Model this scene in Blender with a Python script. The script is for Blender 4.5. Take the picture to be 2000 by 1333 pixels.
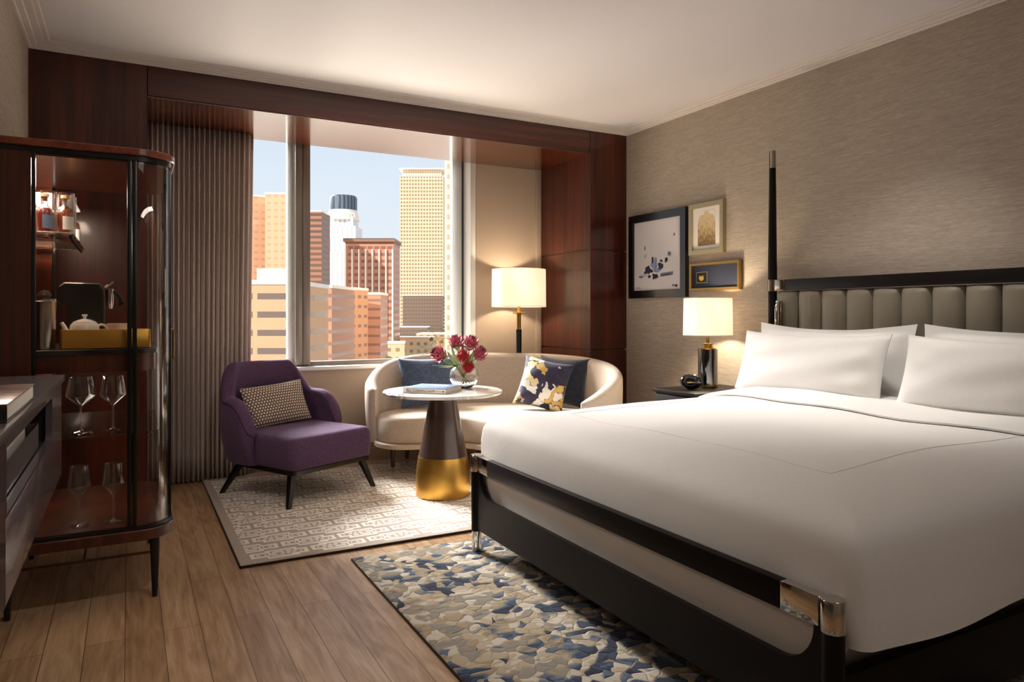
import bpy, bmesh, math, random
from mathutils import Vector, Matrix
PI = math.pi
R = math.radians
for o in list(bpy.data.objects):
    bpy.data.objects.remove(o)
S = bpy.context.scene
COL = S.collection
rnd = random.Random(7)

# ------------------------------------------------------------------ camera
YAW = R(28.3)
EYE = 1.205
FPX = 1390.0
cd = bpy.data.cameras.new('camera')
cam = bpy.data.objects.new('camera', cd)
COL.objects.link(cam)
cam.location = (0, 0, EYE)
cam.rotation_euler = (R(90), 0, -YAW)
cd.sensor_width = 36
cd.lens = 36 * FPX / 2000
cd.shift_y = -53.5 / 2000
cd.clip_start = .02
cd.clip_end = 6000
S.camera = cam
# ------------------------------------------------------------------ colour management
S.view_settings.view_transform = 'Standard'
S.view_settings.look = 'None'
S.view_settings.gamma = 1
S.view_settings.use_curve_mapping = False
S.view_settings.exposure = 0.08
S.cycles.use_denoising = True
S.cycles.max_bounces = 10
S.cycles.transparent_max_bounces = 16
S.cycles.sample_clamp_indirect = 6
# ------------------------------------------------------------------ sky
W = bpy.data.worlds.new('World')
S.world = W
W.use_nodes = True
wn = W.node_tree.nodes
wl = W.node_tree.links
wn.clear()
wo = wn.new('ShaderNodeOutputWorld')
wb = wn.new('ShaderNodeBackground')
wt = wn.new('ShaderNodeTexCoord')
ws = wn.new('ShaderNodeSeparateXYZ')
wr = wn.new('ShaderNodeValToRGB')
wl.new(wt.outputs['Generated'], ws.inputs[0])
wl.new(ws.outputs[2], wr.inputs[0])
wl.new(wr.outputs[0], wb.inputs[0])
wl.new(wb.outputs[0], wo.inputs[0])
wr.color_ramp.elements[0].position = 0.0
wr.color_ramp.elements[0].color = (.86, .89, .92, 1)
wr.color_ramp.elements[1].position = .30
wr.color_ramp.elements[1].color = (.64, .75, .90, 1)
wb.inputs[1].default_value = 1.05


def light(name, kind, loc, energy, color, rot=(0, 0, 0), **kw):
    d = bpy.data.lights.new(name, kind)
    d.energy = energy
    d.color = color
    for k, v in kw.items():
        setattr(d, k, v)
    o = bpy.data.objects.new(name, d)
    o.location = loc
    o.rotation_euler = rot
    COL.objects.link(o)
    return o


def aim(v):
    return Vector(v).to_track_quat('-Z', 'Y').to_euler()


# the sun on the town, and area lamps added outside for bounced glare
light('sun', 'SUN', (0, -20, 60), 5.3, (1, .91, .81), aim((.81, .25, -.50)), angle=R(.6))
light('bounce_fill', 'AREA', (3.1, 9.6, -1.1), 760, (1, .88, .72), aim((-.40, -1, .66)), shape='RECTANGLE', size=3.2, size_y=2.2)  # unseen lamp added below the window, standing in for sun bounced upward
light('soffit_fill', 'AREA', (1.9, 6.35, .25), 100, (1, .86, .62), aim((-.05, -.50, 1)), shape='RECTANGLE', size=2.0, size_y=.5)  # lamp added close outside to brighten the soffit, no ledge there
# second sun added through the window, standing in for soft daylight
light('window_fill_sun', 'SUN', (5, 40, 30), 32.0, (1, .95, .92), aim((.30, -.90, -.66)), angle=R(30))
# spots added as fill under the ceiling, out of frame, without fixtures
light('fill_spot', 'SPOT', (2.98, 2.12, 2.735), 88, (1, .95, .89), aim((.10, .12, -1)), spot_size=R(84), spot_blend=1.0, shadow_soft_size=.06)
light('fill_spot', 'SPOT', (2.45, .75, 2.735), 6, (1, .95, .89), aim((-.1, .1, -1)), spot_size=R(130), spot_blend=1.0, shadow_soft_size=.06)
light('fill_spot', 'SPOT', (.85, 1.9, 2.735), 52, (1, .95, .89), aim((0, .5, -1)), spot_size=R(120), spot_blend=1.0, shadow_soft_size=.06)
light('ceiling_fill', 'AREA', (1.3, -.9, 2.70), 15, (1, .95, .89), (0, 0, 0), shape='RECTANGLE', size=1.2, size_y=1.2)  # soft fill added behind the camera for general brightness
po = light('window_portal', 'AREA', (1.6, 5.9, 1.65), 1, (1, 1, 1), aim((0, -1, 0)), shape='RECTANGLE', size=2.4, size_y=1.9)
po.data.cycles.is_portal = True


# ------------------------------------------------------------------ helpers
def lin(h):
    r = [int(h[i:i + 2], 16) / 255 for i in (0, 2, 4)]
    return tuple([(c / 12.92 if c <= .04045 else ((c + .055) / 1.055) ** 2.4) for c in r] + [1.0])


MAT = {}


def pmat(name, col, rough=.5, metal=0, coat=0, sheen=0, spec=.5, trans=0, ior=1.45, alpha=None):
    m = bpy.data.materials.new(name)
    m.use_nodes = True
    b = m.node_tree.nodes['Principled BSDF']
    c = lin(col) if isinstance(col, str) else col
    b.inputs['Base Color'].default_value = c
    b.inputs['Roughness'].default_value = rough
    b.inputs['Metallic'].default_value = metal
    b.inputs['Coat Weight'].default_value = coat
    b.inputs['Coat Roughness'].default_value = .08
    b.inputs['Sheen Weight'].default_value = sheen
    b.inputs['Specular IOR Level'].default_value = spec
    b.inputs['Transmission Weight'].default_value = trans
    b.inputs['IOR'].default_value = ior
    MAT[name] = m
    return m


def nn(m, t, **kw):
    n = m.node_tree.nodes.new(t)
    for k, v in kw.items():
        setattr(n, k, v)
    return n


def lk(m, a, b):
    m.node_tree.links.new(a, b)


def bsdf(m):
    return m.node_tree.nodes['Principled BSDF']


def coords(m, scale=(1, 1, 1), rot=(0, 0, 0), src='Object'):
    t = nn(m, 'ShaderNodeTexCoord')
    mp = nn(m, 'ShaderNodeMapping')
    mp.inputs['Scale'].default_value = scale
    mp.inputs['Rotation'].default_value = rot
    lk(m, t.outputs[src], mp.inputs[0])
    return mp.outputs[0]


def noise(m, vec, scale=5, detail=4, rough=.5, dist=0):
    n = nn(m, 'ShaderNodeTexNoise')
    n.inputs['Scale'].default_value = scale
    n.inputs['Detail'].default_value = detail
    n.inputs['Roughness'].default_value = rough
    n.inputs['Distortion'].default_value = dist
    lk(m, vec, n.inputs['Vector'])
    return n.outputs[0]


def ramp(m, fac, stops, interp='LINEAR'):
    r = nn(m, 'ShaderNodeValToRGB')
    cr = r.color_ramp
    cr.interpolation = interp
    while len(cr.elements) < len(stops):
        cr.elements.new(.5)
    for e, (p, c) in zip(cr.elements, stops):
        e.position = p
        e.color = lin(c) if isinstance(c, str) else (c, c, c, 1)
    lk(m, fac, r.inputs[0])
    return r.outputs[0]


def mth(m, op, a, b=0.0):
    n = nn(m, 'ShaderNodeMath', operation=op)
    for i, x in enumerate((a, b)):
        if isinstance(x, (int, float)):
            n.inputs[i].default_value = x
        else:
            lk(m, x, n.inputs[i])
    return n.outputs[0]


def mixc(m, fac, a, b, blend='MIX'):
    n = nn(m, 'ShaderNodeMix', data_type='RGBA', blend_type=blend)
    for sock, x in ((n.inputs[0], fac), (n.inputs[6], a), (n.inputs[7], b)):
        if isinstance(x, (int, float)):
            sock.default_value = x
        elif isinstance(x, str):
            sock.default_value = lin(x)
        else:
            lk(m, x, sock)
    return n.outputs[2]


def bump(m, h, strength=.2, dist=.01):
    n = nn(m, 'ShaderNodeBump')
    n.inputs['Strength'].default_value = strength
    n.inputs['Distance'].default_value = dist
    lk(m, h, n.inputs['Height'])
    lk(m, n.outputs[0], bsdf(m).inputs['Normal'])


def basec(m, c):
    lk(m, c, bsdf(m).inputs['Base Color'])


def sep(m, vec):
    s = nn(m, 'ShaderNodeSeparateXYZ')
    lk(m, vec, s.inputs[0])
    return s.outputs


# ---- mesh helpers
def link(name, bm, mat=None, parent=None, smooth=35, solid=0):
    me = bpy.data.meshes.new(name)
    bmesh.ops.recalc_face_normals(bm, faces=bm.faces)
    bm.to_mesh(me)
    bm.free()
    if mat is not None:
        for x in (mat if isinstance(mat, (list, tuple)) else [mat]):
            me.materials.append(MAT[x] if isinstance(x, str) else x)
    if smooth:
        me.shade_smooth()
        me.set_sharp_from_angle(angle=R(smooth))
    o = bpy.data.objects.new(name, me)
    COL.objects.link(o)
    if parent:
        o.parent = parent
    if solid:
        md = o.modifiers.new('solid', 'SOLIDIFY')
        md.thickness = solid
        md.offset = 0
    return o


def empty(name, loc, label, cat, rz=0, group=None):
    o = bpy.data.objects.new(name, None)
    COL.objects.link(o)
    o.location = loc
    o.rotation_euler = (0, 0, rz)
    o.empty_display_size = .05
    return tag(o, label, cat, group)


def tag(o, label, cat, group=None, kind=None):
    o['label'] = label
    o['category'] = cat
    if group:
        o['group'] = group
    if kind:
        o['kind'] = kind
    return o


def struct(o):
    o['kind'] = 'structure'
    return o


def box(bm, x0, x1, y0, y1, z0, z1, bev=0, seg=2, M=None, mi=0):
    vs = [bm.verts.new((x, y, z)) for x in (x0, x1) for y in (y0, y1) for z in (z0, z1)]
    idx = [(0, 1, 3, 2), (4, 6, 7, 5), (0, 4, 5, 1), (2, 3, 7, 6), (0, 2, 6, 4), (1, 5, 7, 3)]
    fs = [bm.faces.new([vs[i] for i in q]) for q in idx]
    for f in fs:
        f.material_index = mi
    if bev:
        es = list({e for f in fs for e in f.edges})
        r = bmesh.ops.bevel(bm, geom=es, offset=bev, segments=seg, affect='EDGES', profile=.5)
        vs = list({v for f in r['faces'] for v in f.verts} | {v for v in vs if v.is_valid})
    if M is not None:
        bmesh.ops.transform(bm, matrix=M, verts=[v for v in vs if v.is_valid])
    return bm


def B(*a, **k):
    return box(bmesh.new(), *a, **k)


def lathe(prof, seg=48, bm=None, c=(0, 0, 0), M=None, closed=False):
    bm = bm or bmesh.new()
    rings = []
    new = []
    for r, z in prof:
        if r < 1e-5:
            v = bm.verts.new((c[0], c[1], c[2] + z))
            rings.append([v])
            new.append(v)
        else:
            ring = [bm.verts.new((c[0] + r * math.cos(2 * PI * i / seg), c[1] + r * math.sin(2 * PI * i / seg), c[2] + z)) for i in range(seg)]
            rings.append(ring)
            new += ring
    pairs = list(zip(rings, rings[1:]))
    if closed:
        pairs.append((rings[-1], rings[0]))
    for a, b in pairs:
        if len(a) == 1 and len(b) == 1:
            continue
        for i in range(seg):
            j = (i + 1) % seg
            if len(a) == 1:
                bm.faces.new((a[0], b[i], b[j]))
            elif len(b) == 1:
                bm.faces.new((a[i], a[j], b[0]))
            else:
                bm.faces.new((a[i], a[j], b[j], b[i]))
    if M is not None:
        bmesh.ops.transform(bm, matrix=M, verts=new)
    return bm


def tube(pts, rad, seg=10, bm=None, cap=True):
    bm = bm or bmesh.new()
    pts = [Vector(p) for p in pts]
    n = len(pts)
    rad = rad if isinstance(rad, (list, tuple)) else [rad] * n
    prev = None
    rings = []
    for i, p in enumerate(pts):
        t = (pts[min(i + 1, n - 1)] - pts[max(i - 1, 0)]).normalized()
        if prev is None:
            a = Vector((0, 0, 1)) if abs(t.z) < .9 else Vector((1, 0, 0))
            u = t.cross(a).normalized()
        else:
            u = (prev - t * prev.dot(t)).normalized()
        prev = u
        w = t.cross(u)
        rings.append([bm.verts.new(p + (u * math.cos(2 * PI * k / seg) + w * math.sin(2 * PI * k / seg)) * rad[i]) for k in range(seg)])
    for a, b in zip(rings, rings[1:]):
        for k in range(seg):
            bm.faces.new((a[k], a[(k + 1) % seg], b[(k + 1) % seg], b[k]))
    if cap:
        bm.faces.new(rings[0])
        bm.faces.new(rings[-1])
    return bm


def rrect(x0, x1, y0, y1, r, seg=8):
    """rounded rectangle outline, r = (r at x0y0, x1y0, x1y1, x0y1) or one radius"""
    rs = r if isinstance(r, (list, tuple)) else [r] * 4
    out = []
    for k, (cx, cy, sx, sy) in enumerate(((x0, y0, 1, 1), (x1, y0, -1, 1), (x1, y1, -1, -1), (x0, y1, 1, -1))):
        rr = max(rs[k], 1e-4)
        c = (cx + sx * rr, cy + sy * rr)
        a0 = PI + k * PI / 2
        for i in range(seg + 1):
            a = a0 + PI / 2 * i / seg
            out.append((c[0] + rr * math.cos(a), c[1] + rr * math.sin(a)))
    return out


def offset(poly, d):
    """inset a closed anticlockwise polygon by d along its vertex normals"""
    n = len(poly)
    out = []
    for i in range(n):
        p, q = Vector(poly[i - 1]), Vector(poly[(i + 1) % n])
        t = q - p
        if t.length < 1e-9:
            out.append(poly[i])
            continue
        t.normalize()
        out.append((poly[i][0] - t.y * d, poly[i][1] + t.x * d))
    return out


def rings(bm, loops, cap0=True, cap1=True, mi=0):
    L = [[bm.verts.new(p) for p in lp] for lp in loops]
    n = len(L[0])
    for a, b in zip(L, L[1:]):
        for i in range(n):
            j = (i + 1) % n
            bm.faces.new((a[i], a[j], b[j], b[i])).material_index = mi
    if cap0:
        bm.faces.new(L[0]).material_index = mi
    if cap1:
        bm.faces.new(L[-1]).material_index = mi
    return bm


def slab(poly, prof, bm=None, zf=None, cap0=True, cap1=True):
    """solid from an outline; prof = [(inset, z)...]"""
    bm = bm or bmesh.new()
    loops = []
    for d, z in prof:
        pl = offset(poly, d) if d else poly
        loops.append([(x, y, z + (zf(x, y) if zf else 0)) for x, y in pl])
    return rings(bm, loops, cap0, cap1)


def rp(x0, x1, y0, y1, z0, z1, r, e=.004, seg=8, bm=None):
    return slab(rrect(x0, x1, y0, y1, r, seg), [(e, z0), (0, z0 + e), (0, z1 - e), (e, z1)], bm)


def cushion(w, h, t, n=26, flange=0, sag=0, pin=.05, seed=0, crease=0):
    """scatter cushion: x width, z height from 0, y thickness"""
    bm = bmesh.new()
    r = random.Random(seed)
    ph = [r.uniform(0, 6.28) for _ in range(6)]
    sides = []
    for s in (-1, 1):
        g = []
        for j in range(n + 1):
            row = []
            for i in range(n + 1):
                a, b = -1 + 2 * i / n, -1 + 2 * j / n
                k = 1 - pin * (1 - b * b) if True else 1
                k2 = 1 - pin * (1 - a * a)
                x = a * w / 2 * (1 - pin * (1 - b * b) * abs(a) ** 2)
                z = b * h / 2 * (1 - pin * (1 - a * a) * abs(b) ** 2) + h / 2
                fa = 1 - 2 * flange / w
                fb = 1 - 2 * flange / h
                aa, bb = min(1, abs(a) / fa), min(1, abs(b) / fb)
                th = t / 2 * max(0, (1 - aa ** 2.6)) ** .55 * max(0, (1 - bb ** 2.6)) ** .55
                wr = .10 * th * (math.sin(5 * a + 3 * b + ph[0]) + math.sin(7 * b - 4 * a + ph[1]))
                y = s * (th + .0025) + s * wr * .5
                if flange:
                    y += .006 * math.sin(9 * a + ph[2]) * (1 if (aa >= 1 or bb >= 1) else .3) * (aa if aa > bb else bb)
                if crease:
                    y += s * crease * th * math.exp(-((abs(a) - .75) ** 2) / .02) * math.sin(8 * b)
                z -= sag * (1 - a * a) * (b > 0) * b * b
                row.append(bm.verts.new((x, y, z)))
            g.append(row)
        sides.append(g)
        for j in range(n):
            for i in range(n):
                bm.faces.new((g[j][i], g[j][i + 1], g[j + 1][i + 1], g[j + 1][i]))
    A, Bk = sides
    for i in range(n):
        bm.faces.new((A[0][i], A[0][i + 1], Bk[0][i + 1], Bk[0][i]))
        bm.faces.new((A[n][i], A[n][i + 1], Bk[n][i + 1], Bk[n][i]))
        bm.faces.new((A[i][0], A[i + 1][0], Bk[i + 1][0], Bk[i][0]))
        bm.faces.new((A[i][n], A[i + 1][n], Bk[i + 1][n], Bk[i][n]))
    return bm


def outline_tube(w, h, pin, rad):
    pts = []
    n = 20
    for k in range(4):
        for i in range(n):
            t = -1 + 2 * i / n
            a, b = ((t, -1), (1, t), (-t, 1), (-1, -t))[k]
            pts.append((a * w / 2 * (1 - pin * (1 - b * b)), 0, b * h / 2 * (1 - pin * (1 - a * a)) + h / 2))
    pts.append(pts[0])
    return tube(pts, rad, 6, cap=False)


def shell(path, heights, z0, th, flare=0.0, lean=None, seg_z=10, top_round=1.0, bulge=0.0, bm=None):
    """upholstered wall following an open path (list of (x,y)), outer face on the path's left"""
    bm = bm or bmesh.new()
    n = len(path)
    L = []
    for i, (x, y) in enumerate(path):
        p, q = Vector(path[max(i - 1, 0)]), Vector(path[min(i + 1, n - 1)])
        t = (q - p).normalized()
        nx, ny = -t.y, t.x
        e = min(i, n - 1 - i) / (n * .055)
        te = th * (math.sqrt(max(0.0, 1 - (1 - min(1, e)) ** 2)) * .92 + .08)
        H = heights[i] - z0
        prof = []
        for k in range(seg_z + 1):
            f = k / seg_z
            prof.append((te / 2, f * (H - te * .45)))
        for k in range(1, 8):
            a = PI * k / 8
            prof.append((te / 2 * math.cos(a), H - te * .45 + te * .45 * math.sin(a)))
        for k in range(seg_z, -1, -1):
            prof.append((-te / 2, k / seg_z * (H - te * .45)))
        ring = []
        for o, z in prof:
            f = z / .6
            off = o + flare * f + bulge * math.sin(min(1, z / max(H, .01)) * PI)
            ring.append((x + nx * off, y + ny * off, z0 + z))
        L.append(ring)
    return rings(bm, L)


def copy_tree(o, parent=None):
    c = o.copy()
    COL.objects.link(c)
    c.parent = parent
    for ch in [x for x in bpy.data.objects if x.parent == o]:
        copy_tree(ch, c)
    return c


def text(name, body, size, mat, parent, loc, rot, ext=.0004, sx=1.0):
    cu = bpy.data.curves.new(name, 'FONT')
    cu.body = body
    cu.size = size
    cu.extrude = ext
    cu.align_x = 'CENTER'
    cu.align_y = 'CENTER'
    t = bpy.data.objects.new('tmp', cu)
    COL.objects.link(t)
    bpy.context.view_layer.update()
    me = bpy.data.meshes.new_from_object(t.evaluated_get(bpy.context.evaluated_depsgraph_get()))
    bpy.data.objects.remove(t)
    me.materials.clear()
    me.materials.append(MAT[mat])
    o = bpy.data.objects.new(name, me)
    COL.objects.link(o)
    o.parent = parent
    o.location = loc
    o.rotation_euler = rot
    o.scale = (sx, 1, 1)
    return o


# ------------------------------------------------------------------ materials
def wood(name, dark, mid, light_, axis='z', rough=.3, coat=.3, sc=1.0, bs=.05):
    m = pmat(name, mid, rough, coat=coat)
    s = {'z': (34, 34, 1.1), 'x': (1.1, 34, 34), 'y': (34, 1.1, 34)}[axis]
    v = coords(m, tuple(a * sc for a in s))
    f = noise(m, v, 1.0, 6, .6, .3)
    s2 = {'z': (6, 6, .5), 'x': (.5, 6, 6), 'y': (6, .5, 6)}[axis]
    f2 = noise(m, coords(m, tuple(a * sc for a in s2)), 1.0, 2, .5)
    ff = mth(m, 'ADD', mth(m, 'MULTIPLY', f, .6), mth(m, 'MULTIPLY', f2, .4))
    basec(m, ramp(m, ff, [(.34, dark), (.5, mid), (.66, light_)]))
    bump(m, f, bs, .002)
    return m


wood('mahogany', '240a05', '43170c', '5c2414', 'z', .28, .35)
wood('mahogany_flat', '240a05', '43170c', '5e2615', 'x', .3, .3)
wood('mahogany_polished', '2c0e06', '4c1c0e', '662b17', 'x', .20, 1.0)
bsdf(MAT['mahogany_polished']).inputs['Coat IOR'].default_value = 1.9
bsdf(MAT['mahogany_polished']).inputs['Coat Tint'].default_value = (1, .9, .7, 1)
bsdf(MAT['mahogany_polished']).inputs['Coat Roughness'].default_value = .12
wood('cabinet_wood', '30130a', '4a2011', '63301a', 'z', .3, .35)
wood('cabinet_top_wood', '5a2412', '7d3a20', '98502e', 'y', .3, .3)
wood('bed_wood', '090605', '0f0a08', '17100d', 'y', .42, .03)
bsdf(MAT['bed_wood']).inputs['Specular IOR Level'].default_value = .22
wood('black_wood', '070505', '0d0a09', '15110f', 'z', .36, .15)

m = pmat('wallpaper', 'ab9f90', .62, spec=.35)
v = coords(m, (1, 2.2, 60))
f = noise(m, v, 3.0, 5, .7, .6)
f2 = noise(m, coords(m, (1, 14, 110)), 2.0, 3, .6, .3)
h = mth(m, 'ADD', mth(m, 'MULTIPLY', f, .6), mth(m, 'MULTIPLY', f2, .4))
basec(m, ramp(m, h, [(.36, '9e9283'), (.52, 'afa292'), (.66, 'c2b7a8')]))
lk(m, ramp(m, h, [(.4, .72), (.66, .42)]), bsdf(m).inputs['Roughness'])
bump(m, h, .35, .004)

pmat('ceiling_paint', 'd6d1d2', .9, spec=.2)
pmat('crown_paint', 'd8d0ca', .6, spec=.3)
pmat('wall_paint', 'b2a08e', .75, spec=.25)
pmat('white_frame', 'e4e2de', .4)
pmat('grey_frame', '8a8076', .35, metal=.3)
pmat('dark_gasket', '1a1816', .5)

# oak floor: planks along Y
m = pmat('oak', '96704f', .36, spec=.5)
v = coords(m, (1, 1, 1))
bk = nn(m, 'ShaderNodeTexBrick')
mp = nn(m, 'ShaderNodeMapping')
mp.inputs['Rotation'].default_value = (0, 0, R(90))
mp.inputs['Location'].default_value = (.3, .012, 0)
lk(m, v, mp.inputs[0])
lk(m, mp.outputs[0], bk.inputs['Vector'])
bk.inputs['Scale'].default_value = 1
bk.inputs['Brick Width'].default_value = 1.35
bk.inputs['Row Height'].default_value = .128
bk.inputs['Mortar Size'].default_value = .0011
bk.inputs['Mortar Smooth'].default_value = .1
bk.inputs['Bias'].default_value = 0
bk.offset = .37
bk.inputs['Color1'].default_value = (.0, .0, .0, 1)
bk.inputs['Color2'].default_value = (1, 1, 1, 1)
bk.inputs['Mortar'].default_value = (.5, .5, .5, 1)
g = noise(m, coords(m, (42, 2.0, 1)), 1.0, 6, .62, 1.6)
g2 = noise(m, coords(m, (7, .9, 1)), 1.4, 3, .5, 2.5)
gg = mth(m, 'ADD', mth(m, 'MULTIPLY', g, .45), mth(m, 'MULTIPLY', g2, .55))
c1 = ramp(m, gg, [(.34, '91704f'), (.5, 'ae8b68'), (.66, 'c7a683')])
c2 = mixc(m, .22, c1, bk.outputs['Color'], 'SOFT_LIGHT')
fin = mixc(m, bk.outputs['Fac'], c2, '3a2417')
basec(m, fin)
lk(m, ramp(m, gg, [(.3, .40), (.7, .27)]), bsdf(m).inputs['Roughness'])
bump(m, mth(m, 'SUBTRACT', mth(m, 'MULTIPLY', gg, .15), bk.outputs['Fac']), .25, .002)


def fabric(name, a, b, rough=.9, sheen=.2, sc=300, bs=.25, extra=None):
    m = pmat(name, a, rough, sheen=sheen, spec=.2)
    v = coords(m, (1, 1, 1))
    f = noise(m, coords(m, (sc, sc, sc * .25)), 1, 2, .5)
    f2 = noise(m, coords(m, (sc * .25, sc * .25, sc)), 1, 2, .5)
    h = mth(m, 'MULTIPLY', mth(m, 'ADD', f, f2), .5)
    basec(m, ramp(m, h, [(.35, b), (.62, a)]))
    bump(m, h, bs, .002)
    return m


fabric('purple_fabric', '5c435f', '44304a', .8, .2, 260, .15)
bsdf(MAT['purple_fabric']).inputs['Sheen Tint'].default_value = (.8, .65, .85, 1)
pmat('purple_piping', '2a1630', .7)
fabric('sofa_fabric', 'cbbcab', 'b8a896', .85, .15, 220, .15)
fabric('curtain_fabric', 'cdbdb3', 'b9a99f', .7, .3, 200, .1)
fabric('blue_fabric', '5a6a86', '38445a', .9, .3, 170, .3)
fabric('navy_velvet', '252c3b', '141a26', .75, .5, 60, .3)
m = fabric('linen', 'e4e1dd', 'dedad6', .75, .15, 500, .03)
m = fabric('duvet_fabric', 'e2deda', 'dcd8d3', .72, .15, 500, .03)
f = noise(m, coords(m, (1, 1, 1)), 3.0, 3, .5, 1.2)
bump(m, f, .12, .05)
pmat('stitch', 'dad4ce', .8)
m = pmat('headboard_leather', '7b7262', .5, sheen=.1, spec=.4)
pmat('black_lacquer', '060505', .18, coat=.5)
pmat('black_metal', '080808', .3, spec=.5)
pmat('chrome', 'd8d4cc', .07, metal=1)
pmat('nickel', 'a69c8e', .16, metal=1)
pmat('brass', 'a8823c', .22, metal=1)
pmat('antique_gold', '9a7a46', .35, metal=.85)
m = pmat('brushed_gold', 'd6a650', .3, metal=1)
bump(m, noise(m, coords(m, (2, 2, 260)), 1, 2), .06, .002)
pmat('bronze_lacquer', '3c2a22', .33, metal=.25, coat=.2)
pmat('grey_lacquer', '6a6063', .22, metal=.25, coat=.5)
pmat('grey_top', '77706f', .2, coat=.3)
pmat('steel', 'a9a4a0', .25, metal=1)
pmat('white_ceramic', 'efeae2', .15, coat=.5)
pmat('paper', 'e9e4da', .8)
pmat('black_ink', '15130f', .6)
pmat('grey_ink', '8d877e', .6)
pmat('slate_cover', '5e7390', .35)
pmat('cork', 'b58a58', .8)
pmat('label_blue', '6a7f96', .5)
pmat('label_white', 'e4ded4', .5)
pmat('champagne_frame', 'a39676', .35, metal=.5)
pmat('navy_mat', '22283a', .8)
pmat('dark_recess', '15100f', .8)
pmat('gold_leaf', 'd0a850', .35, metal=.6)
pmat('mirror', 'b9a596', .04, metal=1)


def clearmat(name, tint=(1, 1, 1, 1), gloss=.10, rough=0.0):
    m = bpy.data.materials.new(name)
    m.use_nodes = True
    m.node_tree.nodes.clear()
    out = nn(m, 'ShaderNodeOutputMaterial')
    tr = nn(m, 'ShaderNodeBsdfTransparent')
    tr.inputs[0].default_value = tint
    gl = nn(m, 'ShaderNodeBsdfGlossy')
    gl.inputs['Roughness'].default_value = rough
    lw = nn(m, 'ShaderNodeLayerWeight')
    lw.inputs[0].default_value = .35
    mx = nn(m, 'ShaderNodeMixShader')
    sc = mth(m, 'MULTIPLY', lw.outputs['Fresnel'], gloss / .05)
    cl = mth(m, 'MINIMUM', sc, .6)
    lk(m, cl, mx.inputs[0])
    lk(m, tr.outputs[0], mx.inputs[1])
    lk(m, gl.outputs[0], mx.inputs[2])
    lk(m, mx.outputs[0], out.inputs[0])
    MAT[name] = m
    return m


clearmat('window_glass', (.97, .98, .98, 1), .012)
clearmat('cabinet_glass', (.96, .94, .92, 1), .013)
clearmat('shelf_glass', (.62, .56, .50, 1), .06)
pmat('clear_glass', 'fbfbfb', .01, trans=1, ior=1.45, spec=.6)
clearmat('stemware', (.90, .90, .90, 1), .11)
pmat('red_spirit', (.50, .03, .015, 1), .05, trans=.35, ior=1.36)
pmat('amber_spirit', (.75, .17, .02, 1), .05, trans=.35, ior=1.36)
pmat('black_glass', '0a0a0c', .04, coat=1)


def shade(name, col, tw=.55, glow=.1):
    m = bpy.data.materials.new(name)
    m.use_nodes = True
    m.node_tree.nodes.clear()
    out = nn(m, 'ShaderNodeOutputMaterial')
    d = nn(m, 'ShaderNodeBsdfDiffuse')
    t = nn(m, 'ShaderNodeBsdfTranslucent')
    d.inputs[0].default_value = lin(col)
    t.inputs[0].default_value = lin(col)
    mx = nn(m, 'ShaderNodeMixShader')
    mx.inputs[0].default_value = tw
    lk(m, d.outputs[0], mx.inputs[1])
    lk(m, t.outputs[0], mx.inputs[2])
    ad = nn(m, 'ShaderNodeAddShader')
    em = nn(m, 'ShaderNodeEmission')
    em.inputs[0].default_value = (1, .80, .58, 1)
    em.inputs[1].default_value = glow
    lk(m, mx.outputs[0], ad.inputs[0])
    lk(m, em.outputs[0], ad.inputs[1])
    lk(m, ad.outputs[0], out.inputs[0])
    MAT[name] = m


shade('lamp_shade_fabric', 'fffaf2', .6, .20)
shade('shade_trim', 'd8cab2', .35)

# marble
m = pmat('marble', 'e9e4de', .12, coat=.3)
v = coords(m, (1, 1, 1))
f = noise(m, v, 5.5, 7, .62, 1.8)
vein = mth(m, 'ABSOLUTE', mth(m, 'SUBTRACT', f, .5))
c = ramp(m, vein, [(.0, '4b3f55'), (.018, '8f8492'), (.05, 'd8d0ca'), (.12, 'ebe6df')])
f3 = noise(m, v, 2.0, 3, .5, .5)
basec(m, mixc(m, ramp(m, f3, [(.40, 0.0), (.60, 1.0)]), 'ebe6df', c))

# camouflage rug
m = pmat('watercolour_pile', '8f8778', .95, sheen=.25, spec=.1)
v0 = coords(m, (1, 1, 1))
nv = nn(m, 'ShaderNodeTexNoise')
nv.inputs['Scale'].default_value = 12
nv.inputs['Detail'].default_value = 1
lk(m, v0, nv.inputs['Vector'])
vm = nn(m, 'ShaderNodeVectorMath', operation='MULTIPLY_ADD')
lk(m, nv.outputs['Color'], vm.inputs[0])
vm.inputs[1].default_value = (.10, .07, 0)
lk(m, v0, vm.inputs[2])
vo = nn(m, 'ShaderNodeTexVoronoi')
vo.inputs['Scale'].default_value = 21
vo.inputs['Randomness'].default_value = 1
mpv = nn(m, 'ShaderNodeMapping')
mpv.inputs['Scale'].default_value = (.92, 1.05, 1)
lk(m, vm.outputs[0], mpv.inputs[0])
lk(m, mpv.outputs[0], vo.inputs['Vector'])
big = noise(m, coords(m, (1.4, 2.6, 1)), 1.6, 3, .6, .8)
cs = sep(m, vo.outputs['Color'])
val = mth(m, 'ADD', mth(m, 'MULTIPLY', cs[0], .42), mth(m, 'MULTIPLY', big, 1.05))
basec(m, ramp(m, val, [(.0, '202b3f'), (.52, '35455e'), (.59, '5e6e83'), (.63, '8b867d'), (.66, 'ac9779'), (.71, 'bfae93'), (.79, 'd6ccba'), (.89, '9a9284')], 'CONSTANT'))
ed = nn(m, 'ShaderNodeTexVoronoi', feature='DISTANCE_TO_EDGE')
ed.inputs['Scale'].default_value = 21
lk(m, mpv.outputs[0], ed.inputs['Vector'])
fine = noise(m, coords(m, (1, 1, 1)), 420, 2, .5)
hh = mth(m, 'ADD', mth(m, 'MULTIPLY', mth(m, 'MINIMUM', ed.outputs[0], .12), 5), mth(m, 'MULTIPLY', fine, .4))
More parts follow.
